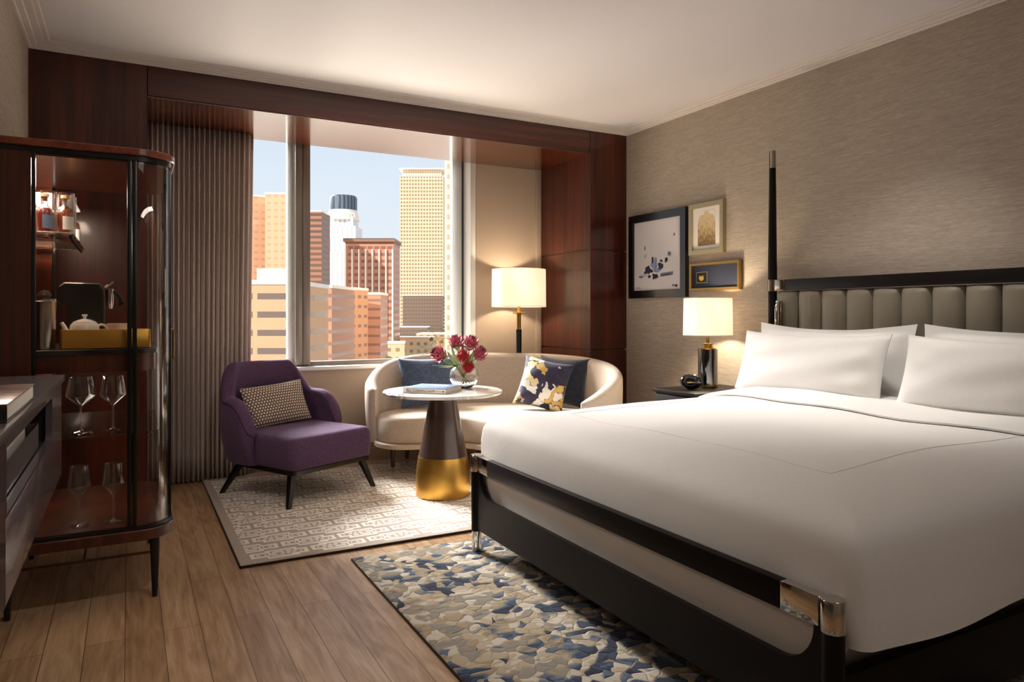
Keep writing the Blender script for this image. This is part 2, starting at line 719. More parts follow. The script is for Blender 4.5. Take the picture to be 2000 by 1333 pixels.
bump(m, hh, .7, .012)

for nm, a, b in (('rug_taupe', 'b3a598', 'a39487'), ('rug_cream', 'eee8de', 'e2dacd'), ('rug_binding', '3b2c24', '2b1f19')):
    fabric(nm, a, b, .95, .1, 400, .5)

# lumbar weave: staggered little scales
m = pmat('scale_weave', 'cdbba4', .85, sheen=.1)
v = sep(m, coords(m, (52, 1, 52)))
row = mth(m, 'FLOOR', v[2])
sh = mth(m, 'MULTIPLY', mth(m, 'MODULO', row, 2), .5)
fx = mth(m, 'SUBTRACT', mth(m, 'FRACT', mth(m, 'ADD', v[0], sh)), .5)
fz = mth(m, 'SUBTRACT', mth(m, 'FRACT', v[2]), .5)
rr = mth(m, 'ADD', mth(m, 'MULTIPLY', mth(m, 'MULTIPLY', fx, fx), 1.3), mth(m, 'MULTIPLY', fz, fz))
basec(m, ramp(m, rr, [(.10, 'd3c2ad'), (.17, '9c8574'), (.22, '4b3a38')]))
bump(m, rr, .3, -.003)

# floral
m = pmat('floral_print', '2a2740', .7, sheen=.2)
v0 = coords(m, (1, 1, 1))
nv = nn(m, 'ShaderNodeTexNoise')
nv.inputs['Scale'].default_value = 7
nv.inputs['Detail'].default_value = 4
lk(m, v0, nv.inputs['Vector'])
vm = nn(m, 'ShaderNodeVectorMath', operation='MULTIPLY_ADD')
lk(m, nv.outputs['Color'], vm.inputs[0])
vm.inputs[1].default_value = (.32, .0, .32)
lk(m, v0, vm.inputs[2])
vo = nn(m, 'ShaderNodeTexVoronoi')
vo.inputs['Scale'].default_value = 10
lk(m, vm.outputs[0], vo.inputs['Vector'])
cs = sep(m, vo.outputs['Color'])
c = ramp(m, cs[0], [(.0, '221f38'), (.22, '2c2848'), (.36, 'c9a85c'), (.50, 'dccb9c'), (.62, 'a98f70'), (.72, '7d8aa6'), (.82, 'e0ddd6')], 'CONSTANT')
ed = nn(m, 'ShaderNodeTexVoronoi', feature='DISTANCE_TO_EDGE')
ed.inputs['Scale'].default_value = 10
lk(m, vm.outputs[0], ed.inputs['Vector'])
ef = ramp(m, ed.outputs[0], [(.012, 1.0), (.03, 0.0)])
basec(m, mixc(m, ef, c, '211d33'))

pmat('protea_pink', 'b8475c', .6, sheen=.3)
pmat('protea_tip', '5e1526', .6)
pmat('protea_red', 'a80f1c', .55)
pmat('protea_centre', '180a10', .8)
pmat('leaf_green', '6c7e43', .5)
pmat('leaf_pale', '9aa37a', .5)
pmat('stem_brown', '8a6a2e', .6)

# printed arts
m = pmat('abstract_canvas', 'd9d5d6', .7)
pmat('ink_navy', '242a45', .6)
pmat('ink_blue', '8e9cc0', .6)
pmat('ink_black', '1c1a20', .6)
pmat('ink_grey', '6d7180', .6)
pmat('ink_cloud', 'c0bfc4', .6)
m = pmat('sepia_print', 'cbb48c', .8)
v = coords(m, (1, 1, 1))
s_ = sep(m, v)
f = noise(m, coords(m, (1, 30, 18)), 2.2, 5, .7)
lowz = mth(m, 'MULTIPLY', mth(m, 'ADD', s_[2], .125), 4)
c = ramp(m, mth(m, 'ADD', mth(m, 'MULTIPLY', f, .7), mth(m, 'MULTIPLY', lowz, .45)), [(.38, '6f5c40'), (.5, 'a98f64'), (.62, 'cdb68c'), (.8, 'd8c49c')])
basec(m, c)
m = pmat('cover_photo', 'b07a5a', .3, coat=.4)
f = noise(m, coords(m, (9, 14, 1)), 1, 4, .6, .8)
basec(m, ramp(m, f, [(.35, '3a2a28'), (.46, '9a4a30'), (.54, 'c9a284'), (.64, '7a7f8c'), (.72, 'd8cbbd')]))

# ------------------------------------------------------------------ room shell
XL, XR, YB, YW, YF = -.504, 3.73, 4.87, 5.68, -2.6
ZC, ZM = 2.748, 2.717
struct(link('floor', B(XL - .2, XR + .2, YF - .2, YW + .12, -.15, 0), 'oak', smooth=0))
struct(link('ceiling', B(XL - .2, XR + .2, YF - .2, YW + .3, ZC, ZC + .15), 'ceiling_paint', smooth=0))
struct(link('wall_left', B(XL - .2, XL, YF - .2, YW + .3, -.15, ZC), 'wallpaper', smooth=0))
struct(link('wall_right', B(XR, XR + .2, YF - .2, YW + .3, -.15, ZC), 'wallpaper', smooth=0))
struct(link('wall_front', B(XL, XR, YF - .2, YF, -.15, ZC), 'wallpaper', smooth=0))
# window wall with its opening
WX0, WX1, WZ0, WZ1 = .45, 2.70, .80, 2.62
bm = bmesh.new()
box(bm, XL, XR, YW, YW + .25, -.15, WZ0 - .04)
box(bm, XL, WX0, YW, YW + .25, WZ0 - .04, ZC)
box(bm, WX1, XR, YW, YW + .25, WZ0 - .04, ZC)
box(bm, WX0, WX1, YW, YW + .25, WZ1, ZC)
struct(link('wall_back', bm, 'wall_paint', smooth=0))
struct(link('baseboard_back', B(.10, 3.356, YW - .014, YW - .0005, 0, .11, .003), 'wall_paint'))
struct(link('trim_8', B(3.30, 3.356, YW - .02, YW - .0005, .111, 2.53, .002), 'wall_paint'))
# mahogany surround
GAPS = (.902, 1.734)


def pier(name, x0, x1, gap):
    bm = bmesh.new()
    zs = [0] + (list(GAPS) if gap else []) + [ZM + .02]
    for a, b in zip(zs, zs[1:]):
        box(bm, x0, x1, YB, YW, a + (.006 if a else 0), b - (.006 if b < 2.6 else 0), .002, 1)
    if gap:
        for g_ in GAPS:
            box(bm, x0 + .012, x1 - .012, YB + .012, YW, g_ - .01, g_ + .01)
    return struct(link(name, bm, 'mahogany'))


pier('trim_1', XL + .0005, .098, False)
pier('trim_2', 3.358, XR - .0005, True)
bm = B(.101, 3.355, YB, YW - .0005, 2.536, 2.737, .002, 1)
struct(link('trim_3', bm, 'mahogany_flat'))
struct(link('trim_5', B(.101, 3.355, YB + .012, YW - .0005, 2.529, 2.5355), 'mahogany_polished', smooth=0))


def crown():
    prof = [(0, ZM), (.013, ZM), (.017, ZM + .004), (.017, ZM + .009), (.044, ZM + .009), (.048, ZM + .013), (.048, ZM + .018), (.082, ZM + .018),
            (.086, ZM + .021), (.086, ZM + .025), (.108, ZM + .025), (.114, ZC - .002), (.114, ZC), (0, ZC)]
    x0, x1, y0, y1 = XL, XR, YF, YB
    return [[(x0 + d, y0 + d, z), (x1 - d, y0 + d, z), (x1 - d, y1 - d, z), (x0 + d, y1 - d, z)] for d, z in prof]


bm = bmesh.new()
rings(bm, crown(), False, False)
o = link('trim_4', bm, 'crown_paint', smooth=20)
struct(o)

# window: frame, mullion, pane, sill
win = struct(empty('window_1', (WX0, YW, WZ0), 'x', 'x'))
del win['label'], win['category']


def wpart(name, bm, mat, **k):
    bmesh.ops.translate(bm, vec=(-WX0, -YW, -WZ0), verts=bm.verts)
    return link(name, bm, mat, win, **k)


wpart('window_pane', B(WX0 + .01, WX1 - .07, YW + .125, YW + .133, WZ0 + .01, WZ1 - .01), 'window_glass', smooth=0)
bm = bmesh.new()
box(bm, WX0, WX1, YW + .08, YW + .17, WZ0 - .04, WZ0 + .022, .003)
box(bm, WX0, WX1, YW + .08, YW + .17, WZ1 - .03, WZ1, .003)
box(bm, WX0, WX0 + .05, YW + .08, YW + .17, WZ0, WZ1, .003)
wpart('window_frame', bm, 'grey_frame')
bm = bmesh.new()
box(bm, WX1 - .055, WX1 - .0005, YW + .004, YW + .2, WZ0, WZ1, .003)
box(bm, WX1 - .165, WX1 - .072, YW + .15, YW + .2, WZ0, WZ1, .003)
wpart('jamb', bm, 'white_frame')
wpart('gasket', B(WX1 - .072, WX1 - .055, YW + .145, YW + .16, WZ0, WZ1), 'dark_gasket')
bm = bmesh.new()
box(bm, 1.152, 1.205, YW + .04, YW + .17, WZ0, WZ1, .003)
box(bm, 1.210, 1.266, YW + .04, YW + .17, WZ0, WZ1, .003)
box(bm, 1.20, 1.215, YW + .06, YW + .17, WZ0, WZ1)
wpart('mullion', bm, 'grey_frame')
wpart('mullion_cover', B(1.108, 1.150, YW + .14, YW + .19, WZ0, WZ1, .003), 'white_frame')
wpart('window_sill', B(.105, WX1 + .02, YW - .045, YW + .09, WZ0 - .04, WZ0 - .012, .006, 3), 'white_frame')
struct(win)

# curtain
bm = bmesh.new()
nx, nz = 420, 14
g = []
for i in range(nx + 1):
    t = i / nx
    col = []
    for k in range(nz + 1):
        zt = k / nz
        z = 2.53 * (1 - zt) + .012 * zt
        fold = 21 * t
        amp = .036 * (1 - .15 * math.sin(3 * t * PI)) * (.75 + .35 * zt)
        x = .115 + t * (.705 - .03 * zt * t) + .007 * math.sin(4 * PI * fold) * (1 - zt * .2)
        if t > .9:
            amp *= (1 - (t - .9) * 6)
        y = 5.545 + amp * math.sin(2 * PI * fold + .5 * math.sin(t * 40) * zt)
        if t > .93:
            y += (t - .93) * .7
        col.append(bm.verts.new((x, y, z)))
    g.append(col)
for i in range(nx):
    for k in range(nz):
        bm.faces.new((g[i][k], g[i + 1][k], g[i + 1][k + 1], g[i][k + 1]))
o = link('curtain', bm, 'curtain_fabric', smooth=80, solid=.002)
tag(o, 'taupe grey floor length curtain in narrow pleats drawn to the left of the window', 'curtain')

# ------------------------------------------------------------------ rugs
# interlocking rectangle rug
CELL = .0095
rx0, ry0 = .465, 3.562
NX, NY = int(2.62 / CELL), int(2.02 / CELL)
grid = [[0] * NX for _ in range(NY)]
MOT = []


def rect_out(gd, x0, y0, x1, y1, v):
    for x in range(x0, x1 + 1):
        for y in (y0, y1):
            gd[(x, y)] = v
    for y in range(y0, y1 + 1):
        for x in (x0, x1):
            gd[(x, y)] = v


def motif(flip):
    gd = {}
    def fill(x0, y0, x1, y1, v):
        for x in range(x0, x1 + 1):
            for y in range(y0, y1 + 1):
                gd[(x, y)] = v
    fill(0, 3, 9, 10, 1)
    fill(5, 0, 20, 12, 1)
    fill(18, 2, 28, 9, 1)
    rect_out(gd, 2, 5, 8, 8, 0)
    rect_out(gd, 7, 2, 18, 5, 0)
    rect_out(gd, 9, 8, 19, 10, 0)
    rect_out(gd, 20, 4, 26, 7, 0)
    fill(4, 5, 5, 7, 0)
    fill(14, 6, 15, 7, 0)
    fill(22, 5, 23, 6, 0)
    fill(11, 2, 11, 10, 0)
    if flip:
        gd = {(28 - x, 12 - y): v for (x, y), v in gd.items()}
    return gd


m0, m1 = motif(False), motif(True)
r = 0
y = 4
while y < NY - 14:
    x = 6 - (r * 13) % 31
    k = 0
    while x < NX - 4:
        for (a, b), vv in (m0 if (k + r) % 2 else m1).items():
            X_, Y_ = x + a, y + b
            if 5 <= X_ < NX - 5 and 4 <= Y_ < NY - 4:
                grid[Y_][X_] = vv
        x += 31
        k += 1
    y += 14
    r += 1
bm = bmesh.new()
V = [[bm.verts.new((i * CELL, j * CELL, .0145)) for i in range(NX + 1)] for j in range(NY + 1)]
for j in range(NY):
    for i in range(NX):
        f = bm.faces.new((V[j][i], V[j][i + 1], V[j + 1][i + 1], V[j + 1][i]))
        f.material_index = grid[j][i]
LX, LY = NX * CELL, NY * CELL
box(bm, .0, LX, .0, LY, .0005, .0143, 0, mi=0)
rug = link('rug', bm, ['rug_taupe', 'rug_cream'], smooth=0)
rug.location = (rx0, ry0, 0)
tag(rug, 'taupe rug woven with cream interlocking rectangles under the purple armchair', 'rug')
bm = bmesh.new()
for a, b, c, d in ((-.004, 0, -.004, LY + .004), (LX, LX + .004, -.004, LY + .004), (-.004, LX + .004, -.004, 0), (-.004, LX + .004, LY, LY + .004)):
    box(bm, a, b, c, d, .0005, .0125)
bmesh.ops.delete(bm, geom=[f for f in bm.faces if f.calc_area() < 1e-9], context='FACES')
link('binding', bm, 'rug_binding', rug, smooth=0)
# watercolour rug
bm = slab(rrect(0, 2.4, 0, 2.75, .004, 2), [(0, .0005), (0, .010), (.005, .015)])
rug2 = link('rug', bm, 'watercolour_pile')
rug2.location = (.957, .67, 0)
tag(rug2, 'blue, beige and grey abstract watercolour rug lying under the bed', 'rug')
bm = bmesh.new()
box(bm, -.004, -.0002, -.004, 2.754, .0005, .011)
box(bm, -.004, 2.404, 2.7502, 2.754, .0005, .011)
link('binding', bm, 'rug_binding', rug2, smooth=0)
RZ = .015

# ------------------------------------------------------------------ bed
bed = empty('bed', (2.58, 2.2, 0), 'king size bed with dark wood frame, chrome corner caps and tall tapered posts', 'bed')


def bp(name, bm, mat, par=bed, dz=(2.58, 2.2, 0), **k):
    bmesh.ops.translate(bm, vec=(-dz[0], -dz[1], -dz[2]), verts=bm.verts)
    return link(name, bm, mat, par, **k)


FX = 1.535
YP = (1.174, 3.225)
for yy in YP:
    bm = lathe([(0, RZ + .105), (.026, RZ + .105), (.0275, .30), (.0275, .417), (0, .417)], 32, c=(FX, yy, 0))
    leg = bp('leg', bm, 'bed_wood')
    bm = lathe([(0, RZ), (.021, RZ), (.0225, RZ + .004), (.026, RZ + .104), (0, RZ + .104)], 32, c=(FX, yy, 0))
    bp('foot_cap', bm, 'chrome', leg)['label'] = 'chrome foot cap'
    s = 1 if yy < 2 else -1
    bm = lathe([(0, .418), (.0295, .418), (.0302, .42), (.0302, .497), (.0285, .4995), (0, .4995)], 40, c=(FX, yy, 0))
    box(bm, FX - .016, FX + .016, min(yy + s * .032, yy + s * .15), max(yy + s * .032, yy + s * .15), .421, .4975, .002)
    bp('corner_cap', bm, 'chrome', leg)['label'] = 'chrome corner cap'
ya, yb_ = YP[0] + .15, YP[1] - .15
bp('footboard_rail', B(FX - .0155, FX + .0155, ya, yb_, .4215, .497, .003), 'bed_wood')
# footboard panel with rounded cut-out
bm = bmesh.new()
y0, y1 = YP[0] + .014, YP[1] - .014
top = [(y0, .4205), (y0 + .034, .4205)]
for i in range(13):
    a = PI + PI / 2 * i / 12
    top.append((y0 + .035 + .115 + .115 * math.cos(a), .415 + .115 * math.sin(a)))
top += [(y0 + y1 - a, b) for a, b in reversed(top)]
L = [[(FX - .010, a, .13), (FX + .010, a, .13), (FX + .010, a + 1e-4 * (i == 1), b), (FX - .010, a + 1e-4 * (i == 1), b)] for i, (a, b) in enumerate(top)]
rings(bm, L)
bp('footboard_panel', bm, 'bed_wood', smooth=25)
for yy in YP:
    s = 1 if yy < 2 else -1
    bp('side_rail', B(FX + .03, 3.62, yy - .018 + s * .01, yy + .018 + s * .01, .11, .30, .004), 'bed_wood')
bp('slat_base', B(FX + .03, 3.6, 1.22, 3.18, .20, .24), 'bed_wood')
# mattress
bm = slab(rrect(1.582, 3.585, 1.235, 3.165, .09, 10), [(.03, .241), (0, .27), (0, .60), (.04, .645), (.2, .65)])
mt = link('mattress', bm, 'duvet_fabric')
tag(mt, 'white mattress filling the dark bed frame beneath the duvet', 'mattress')

# headboard
HX = 3.63
for yy in (3.222, 1.177):
    pr = [(0, .005), (.024, .005), (.0275, 1.35), (.0275, 1.352)]
    bm = lathe([(0, .003), (.026, .003), (.0275, 1.348), (0, 1.348)], 32, c=(HX, yy, 0))
    ps = bp('bedpost', bm, 'bed_wood')
    bm = lathe([(0, 1.422), (.0285, 1.422), (.0205, 2.135), (0, 2.135)], 32, c=(HX, yy, 0))
    bp('post_shaft', bm, 'bed_wood', ps)
    bm = lathe([(0, 2.136), (.0212, 2.136), (.0195, 2.246), (.018, 2.248), (0, 2.248)], 32, c=(HX, yy, 0))
    bp('post_tip', bm, 'nickel', ps)['label'] = 'brushed nickel tip'
    s = 1 if yy < 2 else -1
    bm = lathe([(0, 1.349), (.0295, 1.349), (.0295, 1.421), (0, 1.421)], 32, c=(HX, yy, 0))
    box(bm, HX - .016, HX + .016, min(yy + s * .024, yy + s * .108), max(yy + s * .024, yy + s * .108), 1.350, 1.420, .002)
    bp('post_collar', bm, 'nickel', ps)['label'] = 'nickel collar'
bp('headboard_rail', B(HX - .0155, HX + .0155, 1.286, 3.113, 1.351, 1.419, .003), 'bed_wood')
# channels
bm = bmesh.new()
NCH = 12
ch0, ch1 = 1.208, 3.192
cw = (ch1 - ch0) / NCH
prof = []
for k in range(NCH):
    for i in range(13):
        t = i / 12
        prof.append((ch0 + cw * (k + t), .052 * (1 - abs(2 * t - 1) ** 2.4) ** .6))
rows = []
for z, s in ((.42, .4), (.44, 1), (.7, 1), (1.0, 1), (1.2, 1), (1.31, 1), (1.333, .82), (1.345, .4), (1.348, 0)):
    rows.append([bm.verts.new((HX + .02 - b * s, a, z)) for a, b in prof])
for a, b in zip(rows, rows[1:]):
    for i in range(len(a) - 1):
        bm.faces.new((a[i], a[i + 1], b[i + 1], b[i]))
bk_ = [[bm.verts.new((HX + .045, a, z)) for a in (ch0, ch1)] for z in (.42, 1.348)]
bm.faces.new((bk_[0][0], bk_[0][1], bk_[1][1], bk_[1][0]))
bm.faces.new([rows[-1][i] for i in range(len(rows[-1]))] + [bk_[1][1], bk_[1][0]])
bm.faces.new([rows[0][i] for i in range(len(rows[0]))] + [bk_[0][1], bk_[0][0]])
bm.faces.new([r_[0] for r_ in rows] + [bk_[1][0], bk_[0][0]])
bm.faces.new([r_[-1] for r_ in rows] + [bk_[1][1], bk_[0][1]])
bp('headboard_panel', bm, 'headboard_leather', smooth=50)['label'] = 'taupe leather panel in vertical channels'

# duvet
bm = bmesh.new()
x0, x1, y0, y1 = 1.568, 3.60, 1.125, 3.262
PN = 16


def dz_(x, y):
    """gentle puff of the filling"""
    u = min(1, max(0, (x - x0) / .9))
    s = u * u * (3 - 2 * u)
    return .045 * s + .006 * math.sin(3.1 * x + 1.2 * y) + .005 * math.sin(5.3 * y - 2.0 * x + .7) + .003 * math.sin(11 * y + 7 * x)


def duv_loop(ins, z, hem=0, puff=1.0):
    """closed loop of the duvet outline with rounded corners"""
    r = max(.042 - ins, .01)
    out = []
    cs_ = [(x0 + ins + r, y0 + ins + r, PI), (x1 - r, y0 + ins + r, 1.5 * PI), (x1 - r, y1 - ins - r, 0), (x0 + ins + r, y1 - ins - r, PI / 2)]
    N = [46, 46, 46, 46]
    for k in range(4):
        cx, cy, a0 = cs_[k]
        for i in range(PN):
            a = a0 + PI / 2 * i / PN
            out.append((cx + r * math.cos(a), cy + r * math.sin(a)))
        a = a0 + PI / 2
        p = (cx + r * math.cos(a), cy + r * math.sin(a))
        nx_, ny_, na = cs_[(k + 1) % 4]
        q = (nx_ + r * math.cos(na), ny_ + r * math.sin(na))
        for i in range(46):
            t = i / 46
            out.append((p[0] + (q[0] - p[0]) * t, p[1] + (q[1] - p[1]) * t))
    res = []
    for (x, y) in out:
        zz = z
        if hem:
            side = max(min(1, max(0, (x - x0 - .03) / .05)), min(1, max(0, (y0 + .085 - y) / .02)), min(1, max(0, (y - y1 + .050) / .025)))
            foot = 1 - side
            target = .372 * side + .262 * foot + .006 * math.sin(9 * x) * side
            zz = z + (target - z) * hem
            # soft swing of the hanging cloth
            w = .010 * hem * side
            if y < 2.2:
                y += w * math.sin(5.5 * x + .6) - .012 * hem * side
            else:
                y -= w * math.sin(5 * x)
            if foot > .5:
                x += .002 * hem
        else:
            zz = z + dz_(x, y) * puff
        res.append((x, y, zz))
    return res


inner = [(1.0, .700), (.8, .700), (.6, .700), (.45, .700), (.34, .699), (.25, .697), (.18, .693), (.13, .688), (.09, .681), (.06, .673), (.037, .662), (.018, .646), (.005, .624)]
L = [duv_loop(i_, z_, 0, min(1, i_ * 3 + .2)) for i_, z_ in inner if i_ < .99]
L[0:0] = []
L.append(duv_loop(0, .60, .0, .1))
for h_ in (.12, .3, .5, .7, .85, .96, 1.0):
    L.append(duv_loop(-.006 * (1 if h_ < .9 else .5), .59, h_))
L.append(duv_loop(.004, .59, 1.0))
LL = L
# hang side: cap the crown with a grid-like fan
VR = [[bm.verts.new(p) for p in lp] for lp in LL]
n = len(VR[0])
for a, b in zip(VR, VR[1:]):
    for i in range(n):
        bm.faces.new((a[i], a[(i + 1) % n], b[(i + 1) % n], b[i]))
# inner area: concentric loops towards a centre line
cur = VR[0]
for sc_ in (.6, .3, .08):
    nxt = []
    for p in LL[0]:
        cx, cy = 2.7, 2.2
        x_, y_ = cx + (p[0] - cx) * sc_, cy + (p[1] - cy) * sc_
        nxt.append(bm.verts.new((x_, y_, .700 + dz_(x_, y_))))
    for i in range(n):
        bm.faces.new((nxt[i], nxt[(i + 1) % n], cur[(i + 1) % n], cur[i]))
    cur = nxt
bm.faces.new(cur)
dv = link('duvet', bm, 'duvet_fabric', smooth=80)
tag(dv, 'smooth white duvet covering the bed and hanging over its side', 'duvet')
# stitched rectangle on the duvet


def duv_z(x, y):
    ins = min(x - x0, y - y0, y1 - y)
    base = .700
    for (a, za), (b, zb) in zip(inner, inner[1:]):
        if b <= ins <= a:
            t = (ins - b) / (a - b)
            base = zb + (za - zb) * t
    return base + dz_(x, y) * min(1, ins * 3 + .2)


pts = []
sx0, sy0, sy1 = 1.905, 1.465, 2.925
for i in range(40):
    pts.append((3.05 - (3.05 - sx0) * i / 40, sy0))
for i in range(40):
    pts.append((sx0, sy0 + (sy1 - sy0) * i / 40))
for i in range(41):
    pts.append((sx0 + (3.05 - sx0) * i / 40, sy1))
link('stitching', tube([(x, y, duv_z(x, y) + .0006) for x, y in pts], .0011, 6), 'stitch', dv)
# folded back top sheet
bm = bmesh.new()
rows = []
NS = 60
for j in range(NS + 1):
    y = y0 - .012 + (y1 - y0 + .024) * j / NS
    row = []
    yc = min(max(y, y0 + .02), y1 - .02)
    edge = .010 * math.sin(4.2 * y + .5) + .006 * math.sin(9 * y)
    prof = [(.000, .000), (-.012, .004), (-.016, .012), (-.008, .021), (.02, .027), (.08, .030), (.17, .034), (.30, .036), (.44, .036), (.44, .0)]
    for a, b in prof:
        x = 2.99 + edge + a
        ins = min(yc - y0, y1 - yc)
        row.append(bm.verts.new((x, y, duv_z(x, yc) + b + .001)))
    # hanging ends
    rows.append(row)
for a, b in zip(rows, rows[1:]):
    for i in range(len(a) - 1):
        bm.faces.new((a[i], a[i + 1], b[i + 1], b[i]))
bm.faces.new(rows[0])
bm.faces.new(rows[-1])
# the sheet's ends hang down the sides
for s, yy in ((-1, y0), (1, y1)):
    vs = box(bm, 2.985, 3.44, min(yy + s * .006, yy + s * .022), max(yy + s * .006, yy + s * .022), .40, .66, .006)
sh = link('folded_sheet', bm, 'linen', smooth=60)
tag(sh, 'white top sheet folded back across the bed in front of the pillows', 'sheet')

# pillows


def pillow(x, y, z, w, h, t, tilt, label, seed, yaw=0, flange=.045, sag=.02):
    o = link('pillow', cushion(w, h, t, 34, flange, sag, .03, seed, .1), 'linen', smooth=80)
    o.location = (x, y, z)
    o.rotation_euler = (R(-tilt), 0, R(-90 + yaw))
    tag(o, label, 'pillow', 'white pillows on the bed')
    return o


pillow(3.46, 2.71, .752, 1.00, .405, .13, 9, 'white flanged pillow upright against the headboard behind the front left pillow', 1, 1, sag=.035)
pillow(3.46, 1.67, .752, 1.00, .405, .13, 9, 'white flanged pillow upright against the headboard behind the near right pillow', 2, -1, sag=.03)
pillow(3.27, 2.71, .752, .93, .365, .17, 17, 'front white pillow on the window side of the bed', 3, 2, .012)
pillow(3.26, 1.69, .752, .93, .365, .18, 17, 'front white pillow nearest the camera at the right edge', 4, -1, .012)

# reading light on the headboard
rl = empty('reading_light', (3.575, 3.125, 1.10), 'polished nickel reading light folded against the headboard corner', 'reading light')
rl_b = B(-.004, .012, -.022, .022, -.005, .185, .004)
link('back_plate', rl_b, 'nickel', rl)
link('lamp_arm', tube([(-.020, .0, .0), (-.020, 0, .15), (-.014, 0, .165), (-.002, 0, .168)], [.010, .010, .008, .006], 16), 'chrome', rl)

# ------------------------------------------------------------------ bedside table, lamp, ornament
ns = empty('bedside_table', (3.43, 3.60, 0), 'dark wood bedside table between the bed and the window wall', 'bedside table')


def npz(name, bm, mat, par=ns, **k):
    bmesh.ops.translate(bm, vec=(-3.43, -3.60, 0), verts=bm.verts)
    return link(name, bm, mat, par, **k)


npz('tabletop', B(3.13, 3.72, 3.39, 3.81, .678, .700, .002), 'bed_wood')
npz('cabinet', B(3.15, 3.72, 3.41, 3.79, .20, .677, .002), 'bed_wood')
dr = npz('drawer', B(3.14, 3.1495, 3.415, 3.785, .44, .665, .002), 'bed_wood')
npz('knob', tube([(3.139, 3.60, .55), (3.118, 3.60, .55)], [.006, .011], 16), 'nickel', dr)
dr = npz('drawer', B(3.14, 3.1495, 3.415, 3.785, .21, .43, .002), 'bed_wood')
npz('knob', tube([(3.139, 3.60, .32), (3.118, 3.60, .32)], [.006, .011], 16), 'nickel', dr)
for a in (3.17, 3.70):
    for b in (3.43, 3.77):
        npz('leg', lathe([(0, .001), (.010, .001), (.016, .199), (0, .199)], 16, c=(a, b, 0)), 'bed_wood')

TL = (3.50, 3.665, .7005)
tl = empty('table_lamp', TL, 'lit table lamp with white drum shade and dark glass cylinder base on the bedside table', 'table lamp')
link('base_plate', lathe([(0, 0), (.066, 0), (.067, .004), (.067, .014), (.063, .017), (0, .017)], 48), 'brass', tl)
bd = link('lamp_body', lathe([(0, .0175), (.057, .0175), (.061, .022), (.0615, .235), (.058, .25), (.035, .258), (0, .258)], 48), 'black_glass', tl)
link('collar', lathe([(0, .2585), (.052, .2585), (.053, .262), (.053, .267), (.034, .271), (.030, .29), (.038, .294), (.038, .299), (.012, .304), (.010, .345), (0, .345)], 40), 'brass', tl)
link('glass_sleeve', lathe([(.0665, .018), (.0665, .262), (.0650, .262), (.0650, .018)], 48, closed=True), 'stemware', tl)
ls = link('lamp_shade', lathe([(.166, .355), (.162, .610), (.1605, .610), (.1645, .355)], 72, closed=True), 'lamp_shade_fabric', tl)
link('shade_hem', lathe([(.1672, .355), (.1670, .360), (.1660, .360), (.1662, .355)], 72, closed=True), 'shade_trim', ls)
link('harp', tube([(0, 0, .345), (0, 0, .56)], .004, 8), 'brass', tl)
light('table_lamp_bulb', 'POINT', (TL[0], TL[1], TL[2] + .47), 20, (1, .80, .56), shadow_soft_size=.035)

orn = empty('ornament', (3.29, 3.60, .7005), 'small black glass oval ornament beside the table lamp', 'ornament')
orn.rotation_euler = (0, 0, R(-50))
bm = bmesh.new()
bmesh.ops.create_uvsphere(bm, u_segments=40, v_segments=24, radius=1)
for v_ in bm.verts:
    v_.co = Vector((v_.co.x * .074, v_.co.y * .038, v_.co.z * .052 + .052))
link('body', bm, 'black_glass', orn)
bm = bmesh.new()
prev = []
for k, (rr_, yy) in enumerate(((.62, -.0300), (.60, -.037), (.50, -.0395), (.42, -.037))):
    prev.append([(rr_ * .074 * math.cos(2 * PI * i / 32), yy, .052 + rr_ * .050 * math.sin(2 * PI * i / 32)) for i in range(32)])
rings(bm, prev, False, False)
link('rim', bm, 'black_lacquer', orn)
bm = B(-.013, .013, -.0405, -.0372, .046, .058, .001)
link('plaque', bm, 'brass', orn)

# ------------------------------------------------------------------ pictures on the right wall


def picture(y0, y1, z0, z1, dep, fw, mat, label, inner_mat, name='picture'):
    """hangs on the right wall; local x = depth towards the room, y along wall, z up from its centre"""
    yc, zc = (y0 + y1) / 2, (z0 + z1) / 2
    e = empty(name, (XR, yc, zc), label, 'picture')
    w, h = (y1 - y0) / 2, (z1 - z0) / 2
    bm = bmesh.new()
    L = []
    for d, x in ((0, -.0005), (0, -dep + .002), (.002, -dep), (fw - .002, -dep), (fw, -dep + .003), (fw, -.006)):
        L.append([(x, -w + d, -h + d), (x, w - d, -h + d), (x, w - d, h - d), (x, -w + d, h - d)])
    rings(bm, L, False, False)
    link('frame', bm, mat, e, smooth=20)
    link('backing', B(-dep * .55, -.001, -w + fw - .0005, w - fw + .0005, -h + fw - .0005, h - fw + .0005), inner_mat, e, smooth=0)
    return e, w - fw, h - fw, -dep * .55


def blot(parent, name, mat, x, pts, th=.0012):
    bm = bmesh.new()
    a = [bm.verts.new((x, p[0], p[1])) for p in pts]
    b = [bm.verts.new((x - th, p[0], p[1])) for p in pts]
    n = len(pts)
    for i in range(n):
        bm.faces.new((a[i], a[(i + 1) % n], b[(i + 1) % n], b[i]))
    bm.faces.new(b)
    bmesh.ops.triangulate(bm, faces=[f for f in bm.faces if len(f.verts) > 4])
    return link(name, bm, mat, parent, smooth=0)


p1, w, h, px_ = picture(4.105, 4.80, 1.332, 2.016, .036, .062, 'black_lacquer', 'large square abstract ink painting in a black frame beside the mahogany pier', 'abstract_canvas')
MAT['black_lacquer'].node_tree.nodes['Principled BSDF'].inputs['Roughness'].default_value = .35


def uvp(u, v):
    """picture fraction: u from left (window side), v from the bottom"""
    return (w - 2 * w * u, -h + 2 * h * v)


